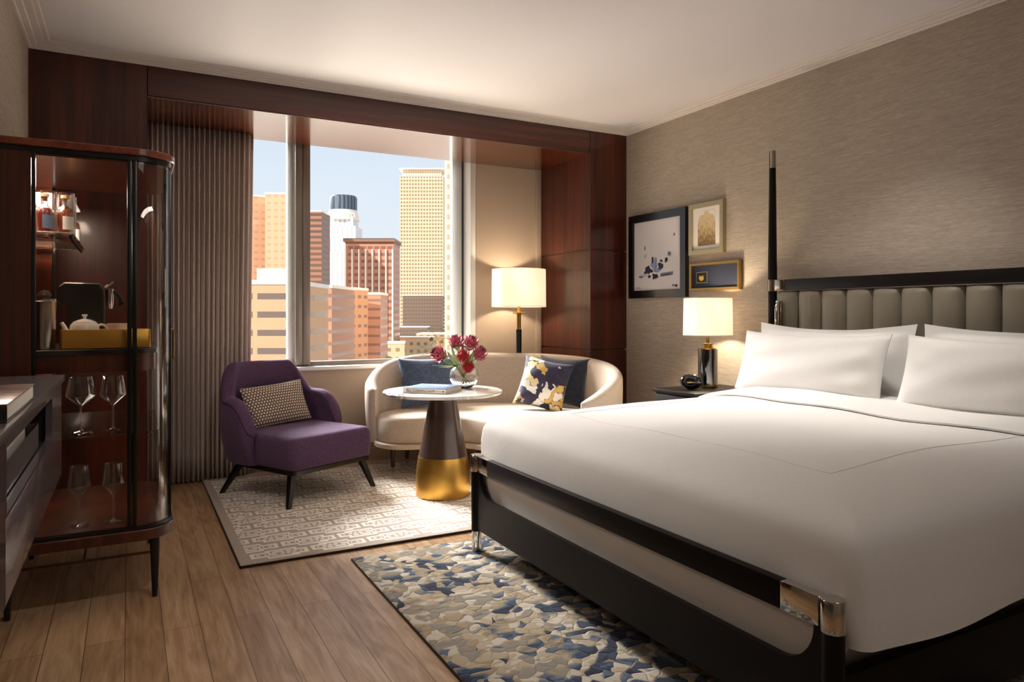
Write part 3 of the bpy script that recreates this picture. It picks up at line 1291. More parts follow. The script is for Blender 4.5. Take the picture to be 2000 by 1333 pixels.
def star(u, v, a, b, n, seed, jag=.5):
    r_ = random.Random(seed)
    out = []
    for i in range(n):
        t = 2 * PI * i / n
        k = 1 - jag * r_.random()
        cu, cv = u + a * k * math.cos(t), v + b * k * math.sin(t)
        out.append(uvp(cu, cv))
    return out


bl = [(.31, .29, .085, .065, 14, 1, .6, 'ink_navy'), (.44, .37, .075, .085, 14, 2, .6, 'ink_blue'), (.47, .19, .06, .05, 14, 3, .7, 'ink_black'),
      (.57, .33, .06, .05, 12, 4, .7, 'ink_navy'), (.70, .42, .03, .045, 10, 5, .5, 'ink_black'), (.60, .41, .03, .02, 9, 6, .6, 'ink_black'),
      (.76, .50, .03, .03, 10, 7, .5, 'ink_grey'), (.50, .28, .07, .035, 12, 8, .6, 'ink_blue'), (.24, .22, .07, .02, 10, 9, .4, 'ink_cloud'),
      (.15, .20, .06, .018, 9, 10, .5, 'ink_grey'), (.34, .20, .03, .025, 9, 11, .5, 'ink_black'), (.24, .62, .010, .03, 7, 12, .3, 'ink_grey'),
      (.25, .50, .025, .03, 9, 13, .3, 'ink_cloud'), (.86, .76, .014, .022, 7, 14, .3, 'ink_grey'), (.41, .43, .018, .05, 8, 15, .4, 'ink_navy'),
      (.84, .055, .018, .014, 9, 16, .2, 'ink_grey'), (.90, .05, .022, .016, 9, 17, .15, 'ink_black')]
for k, (u, v, a, b, n_, sd, jg, mt_) in enumerate(bl):
    blot(p1, 'ink_blot', mt_, px_, star(u, v, a * 1.35, b * 1.3, n_, sd, jg), .0008 + .0001 * k)
blot(p1, 'ink_stroke', 'ink_grey', px_, [uvp(.57, .185), uvp(.83, .20), uvp(.84, .25), uvp(.58, .235)], .0008)
blot(p1, 'ink_stroke', 'ink_navy', px_, [uvp(.59, .195), uvp(.78, .205), uvp(.79, .222), uvp(.60, .21)], .0012)
sig = [uvp(.03 + .010 * i, .035 + (.016 * (i % 2)) * (1 if i < 8 else .3)) for i in range(14)]
link('signature', tube([(px_ - .001, a, b) for a, b in sig], .0009, 5), 'ink_black', p1)
sp = [uvp(.40 + .0, .42), uvp(.395, .60)]
link('ink_line', tube([(px_ - .0005, *uvp(.38, .40)), (px_ - .0005, *uvp(.36, .66))], .0008, 5), 'ink_cloud', p1)
link('ink_line', tube([(px_ - .0005, *uvp(.58, .42)), (px_ - .0005, *uvp(.63, .62))], .0008, 5), 'ink_cloud', p1)

p2, w, h, px_ = picture(3.722, 4.075, 1.64, 2.018, .034, .035, 'champagne_frame', 'small upright sepia print of a building in a champagne frame, above the gold framed one', 'paper')
link('print', B(px_ - .0015, px_ + .002, -.088, .088, -.125, .125), 'sepia_print', p2, smooth=0)
# domed silhouette mount cut at the print's upper corners
for s in (-1, 1):
    pts = [(s * .0885, .126), (s * .0885, .04)] + [(s * (.055 + .03 * math.cos(a)), .04 + .06 * math.sin(a)) for a in (0.2, .6, 1.0, 1.4)] + [(s * .03, .10), (s * .018, .126)]
    blot(p2, 'sky_patch', 'paper', px_ - .0016, pts, .0006)

p3, w, h, px_ = picture(3.57, 4.064, 1.374, 1.578, .034, .020, 'antique_gold', 'narrow navy panel with a tiny gold emblem in a gold frame, above the bedside lamp', 'navy_mat')
link('slip', B(px_ - .0012, px_ + .002, .075, .185, -.045, .035), 'champagne_frame', p3, smooth=0)
link('recess', B(px_ - .0020, px_ + .002, .079, .181, -.041, .031), 'dark_recess', p3, smooth=0)
pts = [(.152, .010), (.142, .002), (.135, .006), (.125, .002), (.113, .012), (.108, -.018), (.118, -.027), (.135, -.030), (.150, -.024), (.156, -.010)]
blot(p3, 'emblem', 'gold_leaf', px_ - .0021, pts, .002)

# ------------------------------------------------------------------ floor lamp
FLX, FLY = 2.975, 5.40
fl = empty('floor_lamp', (FLX, FLY, 0), 'lit brass and black floor lamp with a white drum shade behind the sofa', 'floor lamp')
link('base', lathe([(0, .002), (.14, .002), (.142, .008), (.14, .022), (.03, .028), (0, .028)], 48), 'black_metal', fl)
link('pole', lathe([(0, .0285), (.016, .0285), (.021, .6), (.0245, 1.06), (.024, 1.07), (0, 1.07)], 32), 'black_metal', fl)
link('stem', lathe([(0, 1.071), (.018, 1.071), (.019, 1.20), (.052, 1.207), (.055, 1.212), (.052, 1.216), (.019, 1.219), (.014, 1.25), (.013, 1.30), (0, 1.30)], 32), 'brass', fl)
ls = link('lamp_shade', lathe([(.236, 1.262), (.233, 1.588), (.2315, 1.588), (.2345, 1.262)], 80, closed=True), 'lamp_shade_fabric', fl)
link('shade_hem', lathe([(.2372, 1.262), (.2370, 1.268), (.2360, 1.268), (.2362, 1.262)], 80, closed=True), 'shade_trim', ls)
light('floor_lamp_bulb', 'POINT', (FLX, FLY, 1.43), 15, (1, .80, .56), shadow_soft_size=.04)

# ------------------------------------------------------------------ sofa
SFO = Vector((2.40, 4.90))
sofa = empty('sofa', (SFO.x, SFO.y, 0), 'cream curved sofa wrapping around the round table, on short tapered legs', 'sofa')


def sup_path(hw, y0, y1, n, e, straight=0):
    """open path: left arm tip, around the back, to the right arm tip"""
    pts = []
    for i in range(n + 1):
        a = PI - PI * i / n
        c, s = math.cos(a), math.sin(a)
        pts.append((hw * math.copysign(abs(c) ** e, c), y0 + (y1 - y0) * abs(s) ** e))
    return resample(pts, n)


def resample(pts, n):
    k_ = len(pts[0])
    d = [0]
    for p, q in zip(pts, pts[1:]):
        d.append(d[-1] + math.hypot(q[0] - p[0], q[1] - p[1]))
    out, k = [], 0
    for i in range(n + 1):
        t = d[-1] * i / n
        while k < len(pts) - 2 and d[k + 1] < t:
            k += 1
        f = (t - d[k]) / max(1e-9, d[k + 1] - d[k])
        out.append(tuple(pts[k][j] + (pts[k + 1][j] - pts[k][j]) * f for j in range(k_)))
    return out


def spline(pts, m=12, closed=False):
    """Catmull-Rom through the points"""
    n = len(pts)
    out = []
    for i in range(n if closed else n - 1):
        P = [pts[(i + j) % n] if closed else pts[min(max(i + j, 0), n - 1)] for j in (-1, 0, 1, 2)]
        for s_ in range(m):
            t = s_ / m
            out.append(tuple(.5 * (2 * P[1][k] + (P[2][k] - P[0][k]) * t + (2 * P[0][k] - 5 * P[1][k] + 4 * P[2][k] - P[3][k]) * t * t
                                   + (3 * P[1][k] - P[0][k] - 3 * P[2][k] + P[3][k]) * t ** 3) for k in range(len(pts[0]))))
    if not closed:
        out.append(tuple(pts[-1]))
    return out


def smooth(t):
    t = min(1, max(0, t))
    return t * t * (3 - 2 * t)


SP = [(1.625, 5.12, .640), (1.66, 5.29, .71), (1.80, 5.43, .81), (2.05, 5.52, .862), (2.42, 5.55, .868), (2.80, 5.41, .868), (3.08, 5.12, .866), (3.22, 4.76, .852),
      (3.215, 4.44, .815), (3.08, 4.20, .750), (2.88, 4.07, .675), (2.68, 4.02, .600)]
sp_l = resample(spline([(x - SFO.x, y - SFO.y, z) for x, y, z in SP]), 96)
pth = [(p[0], p[1]) for p in sp_l]
link('back_shell', shell(pth, [p[2] for p in sp_l], .245, .105, flare=.03, bulge=.01), 'sofa_fabric', sofa, smooth=60)
front = [(1.60, 5.02), (1.66, 4.90), (1.82, 4.815), (2.00, 4.80), (2.14, 4.71), (2.24, 4.50), (2.34, 4.24), (2.46, 4.06), (2.66, 3.98)]
back = [(2.88, 4.07), (3.08, 4.21), (3.19, 4.45), (3.19, 4.76), (3.05, 5.10), (2.78, 5.38), (2.42, 5.51), (2.05, 5.48), (1.80, 5.39), (1.66, 5.27), (1.605, 5.15)]
plan = spline([(x - SFO.x, y - SFO.y) for x, y in front + back], 7, True)
link('seat_cushion', slab(plan, [(.035, .266), (.022, .276), (.018, .36), (.022, .422), (.030, .440), (.047, .451), (.075, .457), (.10, .459)]), 'sofa_fabric', sofa, smooth=60)
link('seat_base', slab(plan, [(.020, .224), (.002, .230), (.002, .258), (.010, .264)]), 'sofa_fabric', sofa, smooth=50)
for x, y in ((1.743, 5.12), (1.945, 5.37), (2.39, 4.96), (3.0, 5.02), (3.06, 4.40), (2.52, 4.20)):
    x, y = x - SFO.x, y - SFO.y
    lg = link('leg', lathe([(0, .056), (.0145, .056), (.0235, .223), (0, .223)], 20, c=(x, y, 0)), 'bronze_lacquer', sofa)
    link('leg_tip', lathe([(0, RZ), (.0115, RZ), (.0145, .0555), (0, .0555)], 20, c=(x, y, 0)), 'chrome', lg)['label'] = 'chrome leg tip'


def scatter(x, y, z, w, h, t, tilt, yaw, roll, mat, label, seed, pin=.07):
    o = link('cushion', cushion(w, h, t, 28, 0, 0, pin, seed), mat, smooth=80)
    o.location = (x, y, z)
    M_ = Matrix.Rotation(R(yaw), 4, 'Z') @ Matrix.Rotation(R(-tilt), 4, 'X') @ Matrix.Rotation(R(roll), 4, 'Y')
    o.rotation_euler = M_.to_euler()
    return tag(o, label, 'cushion')


scatter(2.10, 5.27, .464, .46, .40, .15, 16, -6, 0, 'blue_fabric', 'square denim blue cushion at the left end of the sofa, partly behind the round table', 11)
scatter(3.03, 4.83, .464, .43, .40, .15, 12, -52, 3, 'navy_velvet', 'plain dark navy cushion behind the floral one at the right end of the sofa', 12, .10)
scatter(2.78, 4.76, .464, .40, .41, .15, 20, -40, 12, 'floral_print', 'floral cushion in navy, cream and yellow leaning on the navy cushion', 13, .10)

# ------------------------------------------------------------------ armchair
AC, AA = (1.01, 4.93), R(27)
ac = empty('armchair', (*AC, 0), 'purple upholstered armchair with winged back and splayed black wooden legs', 'armchair', AA)
pth = sup_path(.335, -.01, .385, 72, .55)
hs = []
for i, (x, y) in enumerate(pth):
    t = abs(2 * i / 72 - 1)
    h_ = .872 - .215 * smooth((t - .33) / .25)
    if t > .62:
        h_ -= .24 * ((t - .62) / .38) ** 3
    hs.append(h_)
sh_ = shell(pth, hs, .235, .085, flare=.035, bulge=.030)
link('back_shell', sh_, 'purple_fabric', ac, smooth=60)
# piping along the outer edge of the wings
for side in (0, 1):
    pts = []
    rng = range(0, 27) if not side else range(72, 45, -1)
    for i in rng:
        p, q = Vector(pth[max(i - 1, 0)]), Vector(pth[min(i + 1, 72)])
        t = (q - p).normalized()
        e = min(i, 72 - i) / (73 * .055)
        te = .085 * (math.sqrt(max(0.0, 1 - (1 - min(1, e)) ** 2)) * .92 + .08)
        H = hs[i] - .235
        z = H - te * .45
        off = te / 2 + .035 * z / .6 + .030 * math.sin(min(1, z / H) * PI) + .001
        pts.append((pth[i][0] - t.y * off, pth[i][1] + t.x * off, .235 + z))
    link('piping', tube(pts, .0035, 6), 'purple_piping', ac)
pl = rrect(-.335, .335, -.37, .34, (.055, .055, .16, .16), 10)
link('seat_cushion', slab(pl, [(.01, .237), (0, .247), (-.004, .32), (-.002, .385), (.004, .408), (.014, .424), (.030, .433), (.044, .437)]), 'purple_fabric', ac, smooth=60)
link('seat_frame', slab(rrect(-.325, .325, -.36, .36, (.04, .04, .18, .18), 10), [(.006, .205), (0, .209), (0, .232), (.004, .236)]), 'black_wood', ac)
for sx in (-1, 1):
    for sy in (-1, 1):
        bm = bmesh.new()
        L = []
        for z, hx in ((RZ, .0125), (.205, .021)):
            f = (z - RZ) / (.205 - RZ)
            cx = sx * (.352 - .065 * f)
            cy = (-.352 + .05 * f) if sy < 0 else (.335 - .10 * f)
            L.append([(cx - hx, cy - hx, z), (cx + hx, cy - hx, z), (cx + hx, cy + hx, z), (cx - hx, cy + hx, z)])
        rings(bm, L)
        link('leg', bm, 'black_wood', ac, smooth=20)
lc = link('cushion', cushion(.46, .30, .13, 28, 0, 0, .05, 21), 'scale_weave', smooth=80)
c, s = math.cos(AA), math.sin(AA)
lx, ly = .0, .175
lc.location = (AC[0] + lx * c - ly * s, AC[1] + lx * s + ly * c, .440)
M_ = Matrix.Rotation(AA - R(12), 4, 'Z') @ Matrix.Rotation(R(-24), 4, 'X') @ Matrix.Rotation(R(-5), 4, 'Y')
lc.rotation_euler = M_.to_euler()
tag(lc, 'rectangular cushion with a small beige and brown scale weave on the purple armchair', 'cushion')
link('piping', outline_tube(.46, .30, .05, .004), 'purple_piping', lc)

# ------------------------------------------------------------------ round table
TX, TY = 1.822, 4.343
tb = empty('round_table', (TX, TY, 0), 'round white marble table on a bronze cone with a gold foot', 'table')
link('tabletop', lathe([(0, .677), (.372, .677), (.388, .684), (.392, .690), (.392, .695), (.389, .699), (0, .699)], 96), 'marble', tb)
link('pedestal', lathe([(0, .2735), (.160, .2735), (.150, .32), (.086, .660), (.084, .676), (0, .676)], 72), 'bronze_lacquer', tb)
link('foot', lathe([(0, RZ), (.168, RZ), (.177, RZ + .004), (.180, RZ + .014), (.1795, .10), (.1745, .18), (.1615, .273), (0, .273)], 72), 'brushed_gold', tb)

# book on the table
bk = empty('book', (1.742, 4.318, .6992), 'blue covered hardback book with a lettered cream spine on the marble table', 'book', R(-46))
link('page_block', B(-.143, .143, -.132, .134, .003, .031), 'paper', bk, smooth=0)
link('cover', B(-.147, .147, -.138, .138, .0312, .0342, .001), 'slate_cover', bk)
link('back_cover', B(-.147, .147, -.138, .138, 0, .0028, .001), 'paper', bk)
spn = link('spine', B(-.147, .147, -.1395, -.1325, .0029, .0311, .001), 'paper', bk)
text('lettering', 'BILL CUNNINGHAM', .0235, 'black_ink', spn, (-.026, -.1402, .0170), (R(90), 0, 0), sx=.92)
text('small_lettering', 'ON THE STREET', .0085, 'grey_ink', spn, (.096, -.1402, .0170), (R(90), 0, 0))
link('emblem', lathe([(0, 0), (.005, 0), (.005, .0006), (0, .0006)], 12, M=Matrix.Translation((.132, -.1398, .017)) @ Matrix.Rotation(R(90), 4, 'X')), 'black_ink', spn)
blc = bmesh.new()
vs = [blc.verts.new((x_, y_, .0346)) for x_, y_ in ((-.02, .03), (.06, .02), (.09, .05), (.03, .075), (-.01, .06))]
vb = [blc.verts.new((v_.co.x, v_.co.y, .0343)) for v_ in vs]
blc.faces.new(vs)
for i in range(5):
    blc.faces.new((vs[i], vs[(i + 1) % 5], vb[(i + 1) % 5], vb[i]))
link('cover_picture', blc, 'label_white', bk, smooth=0)

# vase and flowers
VX, VY, VZ = 2.012, 4.425, .6992
va = link('vase', lathe([(0, 0), (.045, 0), (.050, .003), (.075, .020), (.097, .055), (.101, .085), (.090, .122), (.066, .148), (.062, .152),
                         (.0595, .150), (.0625, .145), (.086, .119), (.0965, .084), (.092, .056), (.070, .023), (.04, .009), (0, .009)], 112), 'clear_glass', smooth=60)
# cut facets
for v_ in va.data.vertices:
    a = math.atan2(v_.co.y, v_.co.x)
    if .02 < v_.co.z < .13:
        k = 1 + .012 * math.cos(14 * a + v_.co.z * 110) * math.cos(14 * a - v_.co.z * 110)
        v_.co.x *= k
        v_.co.y *= k
va.location = (VX, VY, VZ)
tag(va, 'round cut glass vase standing on the marble table', 'vase')


def view_pt(u, v, d):
    c, s = math.cos(YAW), math.sin(YAW)
    xc, yc = (u - 1000) / FPX, (v - 613) / FPX
    return Vector((d * (s + xc * c), d * (c - xc * s), EYE - yc * d))


def orient(d):
    return Vector(d).to_track_quat('Z', 'Y').to_matrix().to_4x4()


def petal(bm, M_, L, w, curl, seg=5):
    vs = []
    for i in range(seg + 1):
        t = i / seg
        ww = w * (math.sin(PI * min(1, .12 + .88 * t)) ** .7) * (1 if t < 1 else .0) + .0004
        z = L * t
        y = curl * t * t * L
        vs.append([bm.verts.new(M_ @ Vector((-ww / 2, y - .12 * ww, z))), bm.verts.new(M_ @ Vector((0, y, z))), bm.verts.new(M_ @ Vector((ww / 2, y - .12 * ww, z)))])
    for a, b in zip(vs, vs[1:]):
        for k in range(2):
            bm.faces.new((a[k], a[k + 1], b[k + 1], b[k]))


def leafset(parent, base, dirs, L, w, mat):
    for d, ll in dirs:
        bm = bmesh.new()
        M_ = Matrix.Translation(base) @ orient(d)
        petal(bm, M_, L * ll, w, .12, 8)
        o = link('leaf', bm, mat, parent, smooth=60, solid=.001)


def flower(kind, tip, label, seed, r=.045):
    rr = random.Random(seed)
    neck = Vector((VX + (tip.x - VX) * .32, VY + (tip.y - VY) * .32, VZ + .150))
    foot = Vector((VX - (tip.x - VX) * .25, VY - (tip.y - VY) * .25, VZ + .020))
    d = (tip - neck).normalized()
    base = tip - d * r * (.9 if kind != 'pin' else .6)
    e = empty('flower', tuple(foot), label, 'flower', 0, 'flowers in the glass vase')
    loc = lambda p: Vector(p) - foot
    link('stem', tube([loc(foot), loc(foot.lerp(neck, .5)), loc(neck), loc(base)], [.003, .003, .0032, .0035], 8), 'leaf_green', e)
    M0 = Matrix.Translation(loc(base)) @ orient(d)
    if kind == 'protea':
        bm = bmesh.new()
        tips = bmesh.new()
        for ring, (n_, rad, L, tilt) in enumerate(((10, .20, .75, 1.25), (13, .34, 1.05, .90), (13, .42, 1.30, .60), (12, .40, 1.50, .36), (10, .32, 1.55, .16))):
            for k in range(n_):
                a = 2 * PI * (k + .5 * (ring % 2)) / n_ + rr.uniform(-.12, .12)
                T = M0 @ Matrix.Rotation(a, 4, 'Z') @ Matrix.Translation((0, rad * r * .8, .05 * r * ring)) @ Matrix.Rotation(-tilt + rr.uniform(-.08, .08), 4, 'X')
                petal(bm, T, L * r * rr.uniform(.9, 1.08), .46 * r, -.10 + .02 * ring, 5)
        link('petals', bm, 'protea_pink', e, smooth=60, solid=.0015)
        bm = lathe([(0, 0), (.30 * r, .1 * r), (.36 * r, .7 * r), (.26 * r, 1.25 * r), (.10 * r, 1.45 * r), (0, 1.5 * r)], 20, M=M0)
        link('flower_centre', bm, 'protea_centre', e)
        bm = bmesh.new()
        for k in range(12):
            a = 2 * PI * k / 12
            T = M0 @ Matrix.Rotation(a, 4, 'Z') @ Matrix.Translation((0, .34 * r, .95 * r)) @ Matrix.Rotation(-.12, 4, 'X')
            petal(bm, T, .8 * r, .24 * r, 0, 4)
        link('inner_petals', bm, 'protea_tip', e, smooth=60, solid=.001)
        bmesh.ops.delete(tips, geom=[], context='VERTS')
        tips.free()
    else:
        bm = bmesh.new()
        c0 = loc(tip)
        for k in range(230):
            z = 1 - 2 * (k + .5) / 230
            if z < -.75:
                continue
            a = k * 2.39996
            q = math.sqrt(1 - z * z)
            dv_ = Vector((q * math.cos(a), q * math.sin(a), z))
            dd = (orient(d) @ dv_).normalized()
            p0 = c0 + dd * r * .25
            p1 = c0 + dd * r * rr.uniform(.9, 1.05)
            tube([p0, p1, p1 + dd * r * .06], [.0016, .0012, .0024], 4, bm)
        link('petals', bm, 'protea_red', e, smooth=60)
        bm = bmesh.new()
        bmesh.ops.create_icosphere(bm, subdivisions=3, radius=r * .62, matrix=Matrix.Translation(c0))
        link('flower_centre', bm, 'protea_red', e)
    dirs = []
    for k in range(3):
        a = rr.uniform(0, 6.28)
        dirs.append(((d.x + .8 * math.cos(a), d.y + .8 * math.sin(a), .4 + rr.uniform(-.2, .5)), rr.uniform(.7, 1.1)))
    leafset(e, loc(base) - Vector(d) * .010, dirs, .085, .030, 'leaf_green')
    return e


flower('protea', view_pt(856, 692, 4.74), 'pink protea with a dark centre, leftmost flower in the vase', 1, .058)
flower('protea', view_pt(890, 667, 4.84), 'pink red protea standing tallest in the glass vase', 2, .056)
flower('protea', view_pt(920, 668, 4.86), 'rounded pink protea with purple tips, beside the tallest flower', 3, .056)
flower('protea', view_pt(938, 690, 4.80), 'open pink protea with a black centre, rightmost flower in the vase', 4, .054)
flower('pin', view_pt(905, 695, 4.72), 'round bright red pincushion flower in the middle of the bouquet', 5, .046)
flower('pin', view_pt(914, 717, 4.71), 'dark red drooping pincushion flower lowest over the vase rim', 6, .040)
# foliage sprays
lf = empty('foliage', (VX, VY, VZ + .02), 'broad pale green leaves spreading left from the vase', 'foliage')
o0 = Vector((VX, VY, VZ + .02))
for k, (u, v, dd) in enumerate(((842, 718, 4.72), (856, 722, 4.70), (862, 706, 4.70), (872, 690, 4.70), (876, 672, 4.78), (930, 706, 4.70), (925, 690, 4.74))):
    tipp = view_pt(u, v, dd)
    b_ = Vector((VX + (tipp.x - VX) * .30, VY + (tipp.y - VY) * .30, VZ + .155))
    bm = bmesh.new()
    petal(bm, Matrix.Translation(b_ - o0) @ orient(tipp - b_), (tipp - b_).length, .040, .10, 8)
    link('leaf', bm, 'leaf_pale' if k % 2 else 'leaf_green', lf, smooth=60, solid=.001)
    link('stem', tube([Vector((VX - (tipp.x - VX) * .1, VY - (tipp.y - VY) * .1, VZ + .03)) - o0, b_ - o0], .002, 6), 'leaf_green', lf)
tw = empty('twig', (VX, VY, VZ + .02), 'brown curling dry twig with a seed head rising left of the flowers', 'twig')


def vp(u, v, d=4.75):
    return view_pt(u, v, d) - o0


for pts, rad in (([Vector((0, 0, .02)), Vector((-.02, -.01, .13)), vp(872, 700), vp(862, 680), vp(858, 668), vp(850, 655), vp(842, 645)], .0016),
                 ([vp(872, 700), vp(858, 685), vp(846, 683), vp(833, 682), vp(822, 676), vp(814, 671)], .0014),
                 ([vp(846, 683), vp(842, 676), vp(845, 670), vp(852, 664), vp(860, 660), vp(864, 664), vp(858, 668)], .0018),
                 ([vp(858, 668), vp(866, 662), vp(874, 661), vp(880, 664)], .0016),
                 ([vp(840, 686), vp(830, 688), vp(818, 688), vp(813, 691), vp(820, 694), vp(832, 693), vp(842, 689)], .0018)):
    link('branch', tube(pts, rad, 6), 'stem_brown', tw)
link('seed_head', lathe([(0, -.016), (.012, -.010), (.019, .0), (.012, .012), (0, .014)], 14, M=Matrix.Translation(vp(842, 663)) @ Matrix.Rotation(R(60), 4, 'Y')), 'stem_brown', tw)

# ------------------------------------------------------------------ display cabinet
KX0, KX1, KY0, KY1, KR = -.5035, .165, 3.35, 4.25, .134
CBX = (-.17, 3.80, 0)
cb = empty('display_cabinet', CBX, 'tall mahogany bar cabinet with curved glass corners and black metal frame', 'cabinet')


def kp(name, bm, mat, par=cb, **k):
    bmesh.ops.translate(bm, vec=(-CBX[0], -CBX[1], 0), verts=bm.verts)
    return link(name, bm, mat, par, **k)


KP = rrect(KX0, KX1, KY0, KY1, (.003, KR, KR, .003), 14)
kp('cabinet_top', slab(rrect(KX0, KX1 + .014, KY0 - .014, KY1 + .014, (.003, KR + .014, KR + .014, .003), 14), [(.004, 1.863), (0, 1.866), (0, 1.889), (.004, 1.892)]), 'cabinet_top_wood')
kp('top_rail', slab(KP, [(0, 1.842), (0, 1.8625)]), 'black_metal')
kp('ceiling_panel', slab(KP, [(.012, 1.832), (.012, 1.8415)]), 'cabinet_wood')
kp('bottom_panel', slab(rrect(KX0, KX1 + .008, KY0 - .008, KY1 + .008, (.003, KR, KR, .003), 14), [(.004, .256), (0, .260), (0, .298), (.004, .302)]), 'cabinet_wood')
kp('bottom_rail', slab(KP, [(0, .3025), (0, .316)]), 'black_metal')
kp('cabinet_floor', slab(KP, [(.014, .3162), (.014, .3195)]), 'cabinet_wood')
for a, b in ((KY0, KY0 + .02), (KY1 - .02, KY1)):
    kp('side_panel', B(KX0, -.338, a, b, .3165, 1.8415), 'cabinet_wood')
kp('back_panel', B(KX0, KX0 + .012, KY0 + .021, KY1 - .021, .320, 1.831), 'cabinet_wood')
kp('mirror_panel', B(KX0 + .013, -.338, KY1 - .026, KY1 - .0205, 1.062, 1.831), 'mirror', smooth=0)
for y in (KY0, KY1):
    s = 1 if y == KY0 else -1
    def yy2(a, b):
        return (y + s * a, y + s * b) if s > 0 else (y + s * b, y + s * a)
    kp('post', B(-.337, -.323, *yy2(.0, .018), .3165, 1.8415, .002), 'black_metal')
    kp('post', B(-.006, .0105, *yy2(.0, .018), .3165, 1.8415, .002), 'black_metal')
    kp('post', B(.0135, .0300, *yy2(.0, .018), .3165, 1.8415, .002), 'black_metal')
    kp('glass_panel', B(-.3225, -.0065, *yy2(.006, .010), .3170, 1.8410), 'cabinet_glass', smooth=0)
    # curved corner
    cx, cy = KX1 - KR, y + s * KR
    bm = bmesh.new()
    L = []
    for i in range(17):
        a = PI / 2 * i / 16
        L.append([(cx + rr_ * math.sin(a), cy - s * rr_ * math.cos(a), z) for rr_, z in ((KR - .006, .317), (KR - .010, .317), (KR - .010, 1.841), (KR - .006, 1.841))])
    rings(bm, L)
    kp('curved_glass', bm, 'cabinet_glass', smooth=30)
    kp('post', B(KX1 - .018, KX1, *yy2(KR, KR + .016), .3165, 1.8415, .002), 'black_metal')
for a, b, hy in ((KY0 + KR + .018, 3.797, 3.785), (3.803, KY1 - KR - .018, 3.815)):
    bm = bmesh.new()
    box(bm, KX1 - .016, KX1 - .001, a, a + .016, .318, 1.840)
    box(bm, KX1 - .016, KX1 - .001, b - .016, b, .318, 1.840)
    box(bm, KX1 - .016, KX1 - .001, a + .0165, b - .0165, .318, .334)
    box(bm, KX1 - .016, KX1 - .001, a + .0165, b - .0165, 1.824, 1.840)
    d_ = kp('door', bm, 'black_metal', smooth=20)
    kp('door_glass', B(KX1 - .010, KX1 - .006, a + .016, b - .016, .334, 1.824), 'cabinet_glass', d_, smooth=0)
    kp('handle', tube([(KX1 - .001, hy, .985), (KX1 + .022, hy, .985), (KX1 + .024, hy, .99), (KX1 + .024, hy, 1.125), (KX1 + .022, hy, 1.13), (KX1 - .001, hy, 1.13)], .004, 10), 'brass', d_)['label'] = 'brass pull handle'
for x in (-.42, .098):
    for y in (3.395, 4.19):
        kp('leg', lathe([(0, .002), (.011, .002), (.0205, .256), (0, .256)], 20, c=(x, y, 0)), 'black_wood')
bm = bmesh.new()
box(bm, -.405, .085, 3.391, 3.399, .186, .196)
box(bm, -.405, .085, 4.186, 4.194, .186, .196)
box(bm, -.166, -.158, 3.3995, 4.1855, .186, .196)
kp('stretcher', bm, 'cabinet_wood', smooth=0)
CP = rrect(KX0 + .013, .112, KY0 + .05, KY1 - .05, (.003, .10, .10, .003), 12)
kp('counter', slab(CP, [(0, 1.036), (0, 1.055), (.002, 1.057)]), 'black_lacquer')
kp('counter_drawer', slab(CP, [(.008, .962), (.008, 1.0355)]), 'cabinet_wood')
kp('glass_shelf', B(-.49, -.198, 3.40, 4.20, 1.527, 1.535, .001), 'shelf_glass')
kp('shelf_rail', B(-.215, -.205, 3.41, 4.19, 1.512, 1.5265), 'black_metal')
kp('glass_shelf', slab(rrect(-.49, .12, 3.385, 4.215, (.003, .10, .10, .003), 10), [(0, .696), (0, .704)]), 'stemware', smooth=20)
light('cabinet_fill', 'AREA', (-.36, 3.75, 1.825), 22, (1, .88, .76), (0, 0, 0), shape='RECTANGLE', size=.2, size_y=.7)  # unseen area lamp added to brighten the bottles

light('cabinet_fill', 'AREA', (-.30, 3.80, .955), 3, (1, .88, .74), (0, 0, 0), shape='RECTANGLE', size=.06, size_y=.6)  # another added under the counter to lift the lower shelves

# contents
Z1 = 1.5355


def bottle(x, y, label, spirit, lab):
    e = empty('bottle', (x, y, Z1), label, 'bottle', 0, 'spirit bottles in the bar cabinet')
    link('glass_body', lathe([(0, 0), (.031, 0), (.034, .004), (.034, .085), (.030, .105), (.014, .117), (.012, .122), (.012, .145), (.0145, .147), (.0145, .151),
                              (.0105, .151), (.0105, .122), (.027, .100), (.0315, .083), (.0315, .007), (0, .007)], 36), 'stemware', e, smooth=60)
    link('liquid', lathe([(0, .0075), (.0310, .0075), (.0310, .082), (.0265, .099), (.018, .106), (0, .106)], 32), spirit, e)
    link('stopper', lathe([(0, .135), (.0100, .135), (.0100, .152), (.0155, .1525), (.0155, .165), (0, .165)], 24), 'cork', e)
    bm = bmesh.new()
    L = []
    for i in range(13):
        a = R(-100 + 75 * i / 12)
        L.append([(q * math.cos(a), q * math.sin(a), z) for q, z in ((.0345, .020), (.0350, .020), (.0350, .075), (.0345, .075))])
    rings(bm, L)
    link('paper_label', bm, lab, e, smooth=40)
    return e


def highball(x, y, label):
    o = link('highball_glass', lathe([(0, 0), (.026, 0), (.0305, .19), (.029, .19), (.0248, .008), (0, .008)], 36), 'stemware', smooth=60)
    o.location = (x, y, Z1)
    return tag(o, label, 'glass', 'highball glasses on the glass shelf')


bottle(-.305, 3.50, 'red spirit bottle with a blue label on the cabinet shelf', 'red_spirit', 'label_blue')
bottle(-.236, 3.52, 'amber spirit bottle with a white label at the end of the cabinet shelf', 'amber_spirit', 'label_white')
bottle(-.240, 4.02, 'spirit bottle with a pale label far back on the cabinet shelf', 'amber_spirit', 'label_white')
highball(-.300, 3.60, 'tall clear glass right behind the red spirit bottle')
highball(-.236, 3.62, 'tall clear glass right behind the amber spirit bottle')
highball(-.236, 3.74, 'tall clear glass third back along the cabinet shelf')

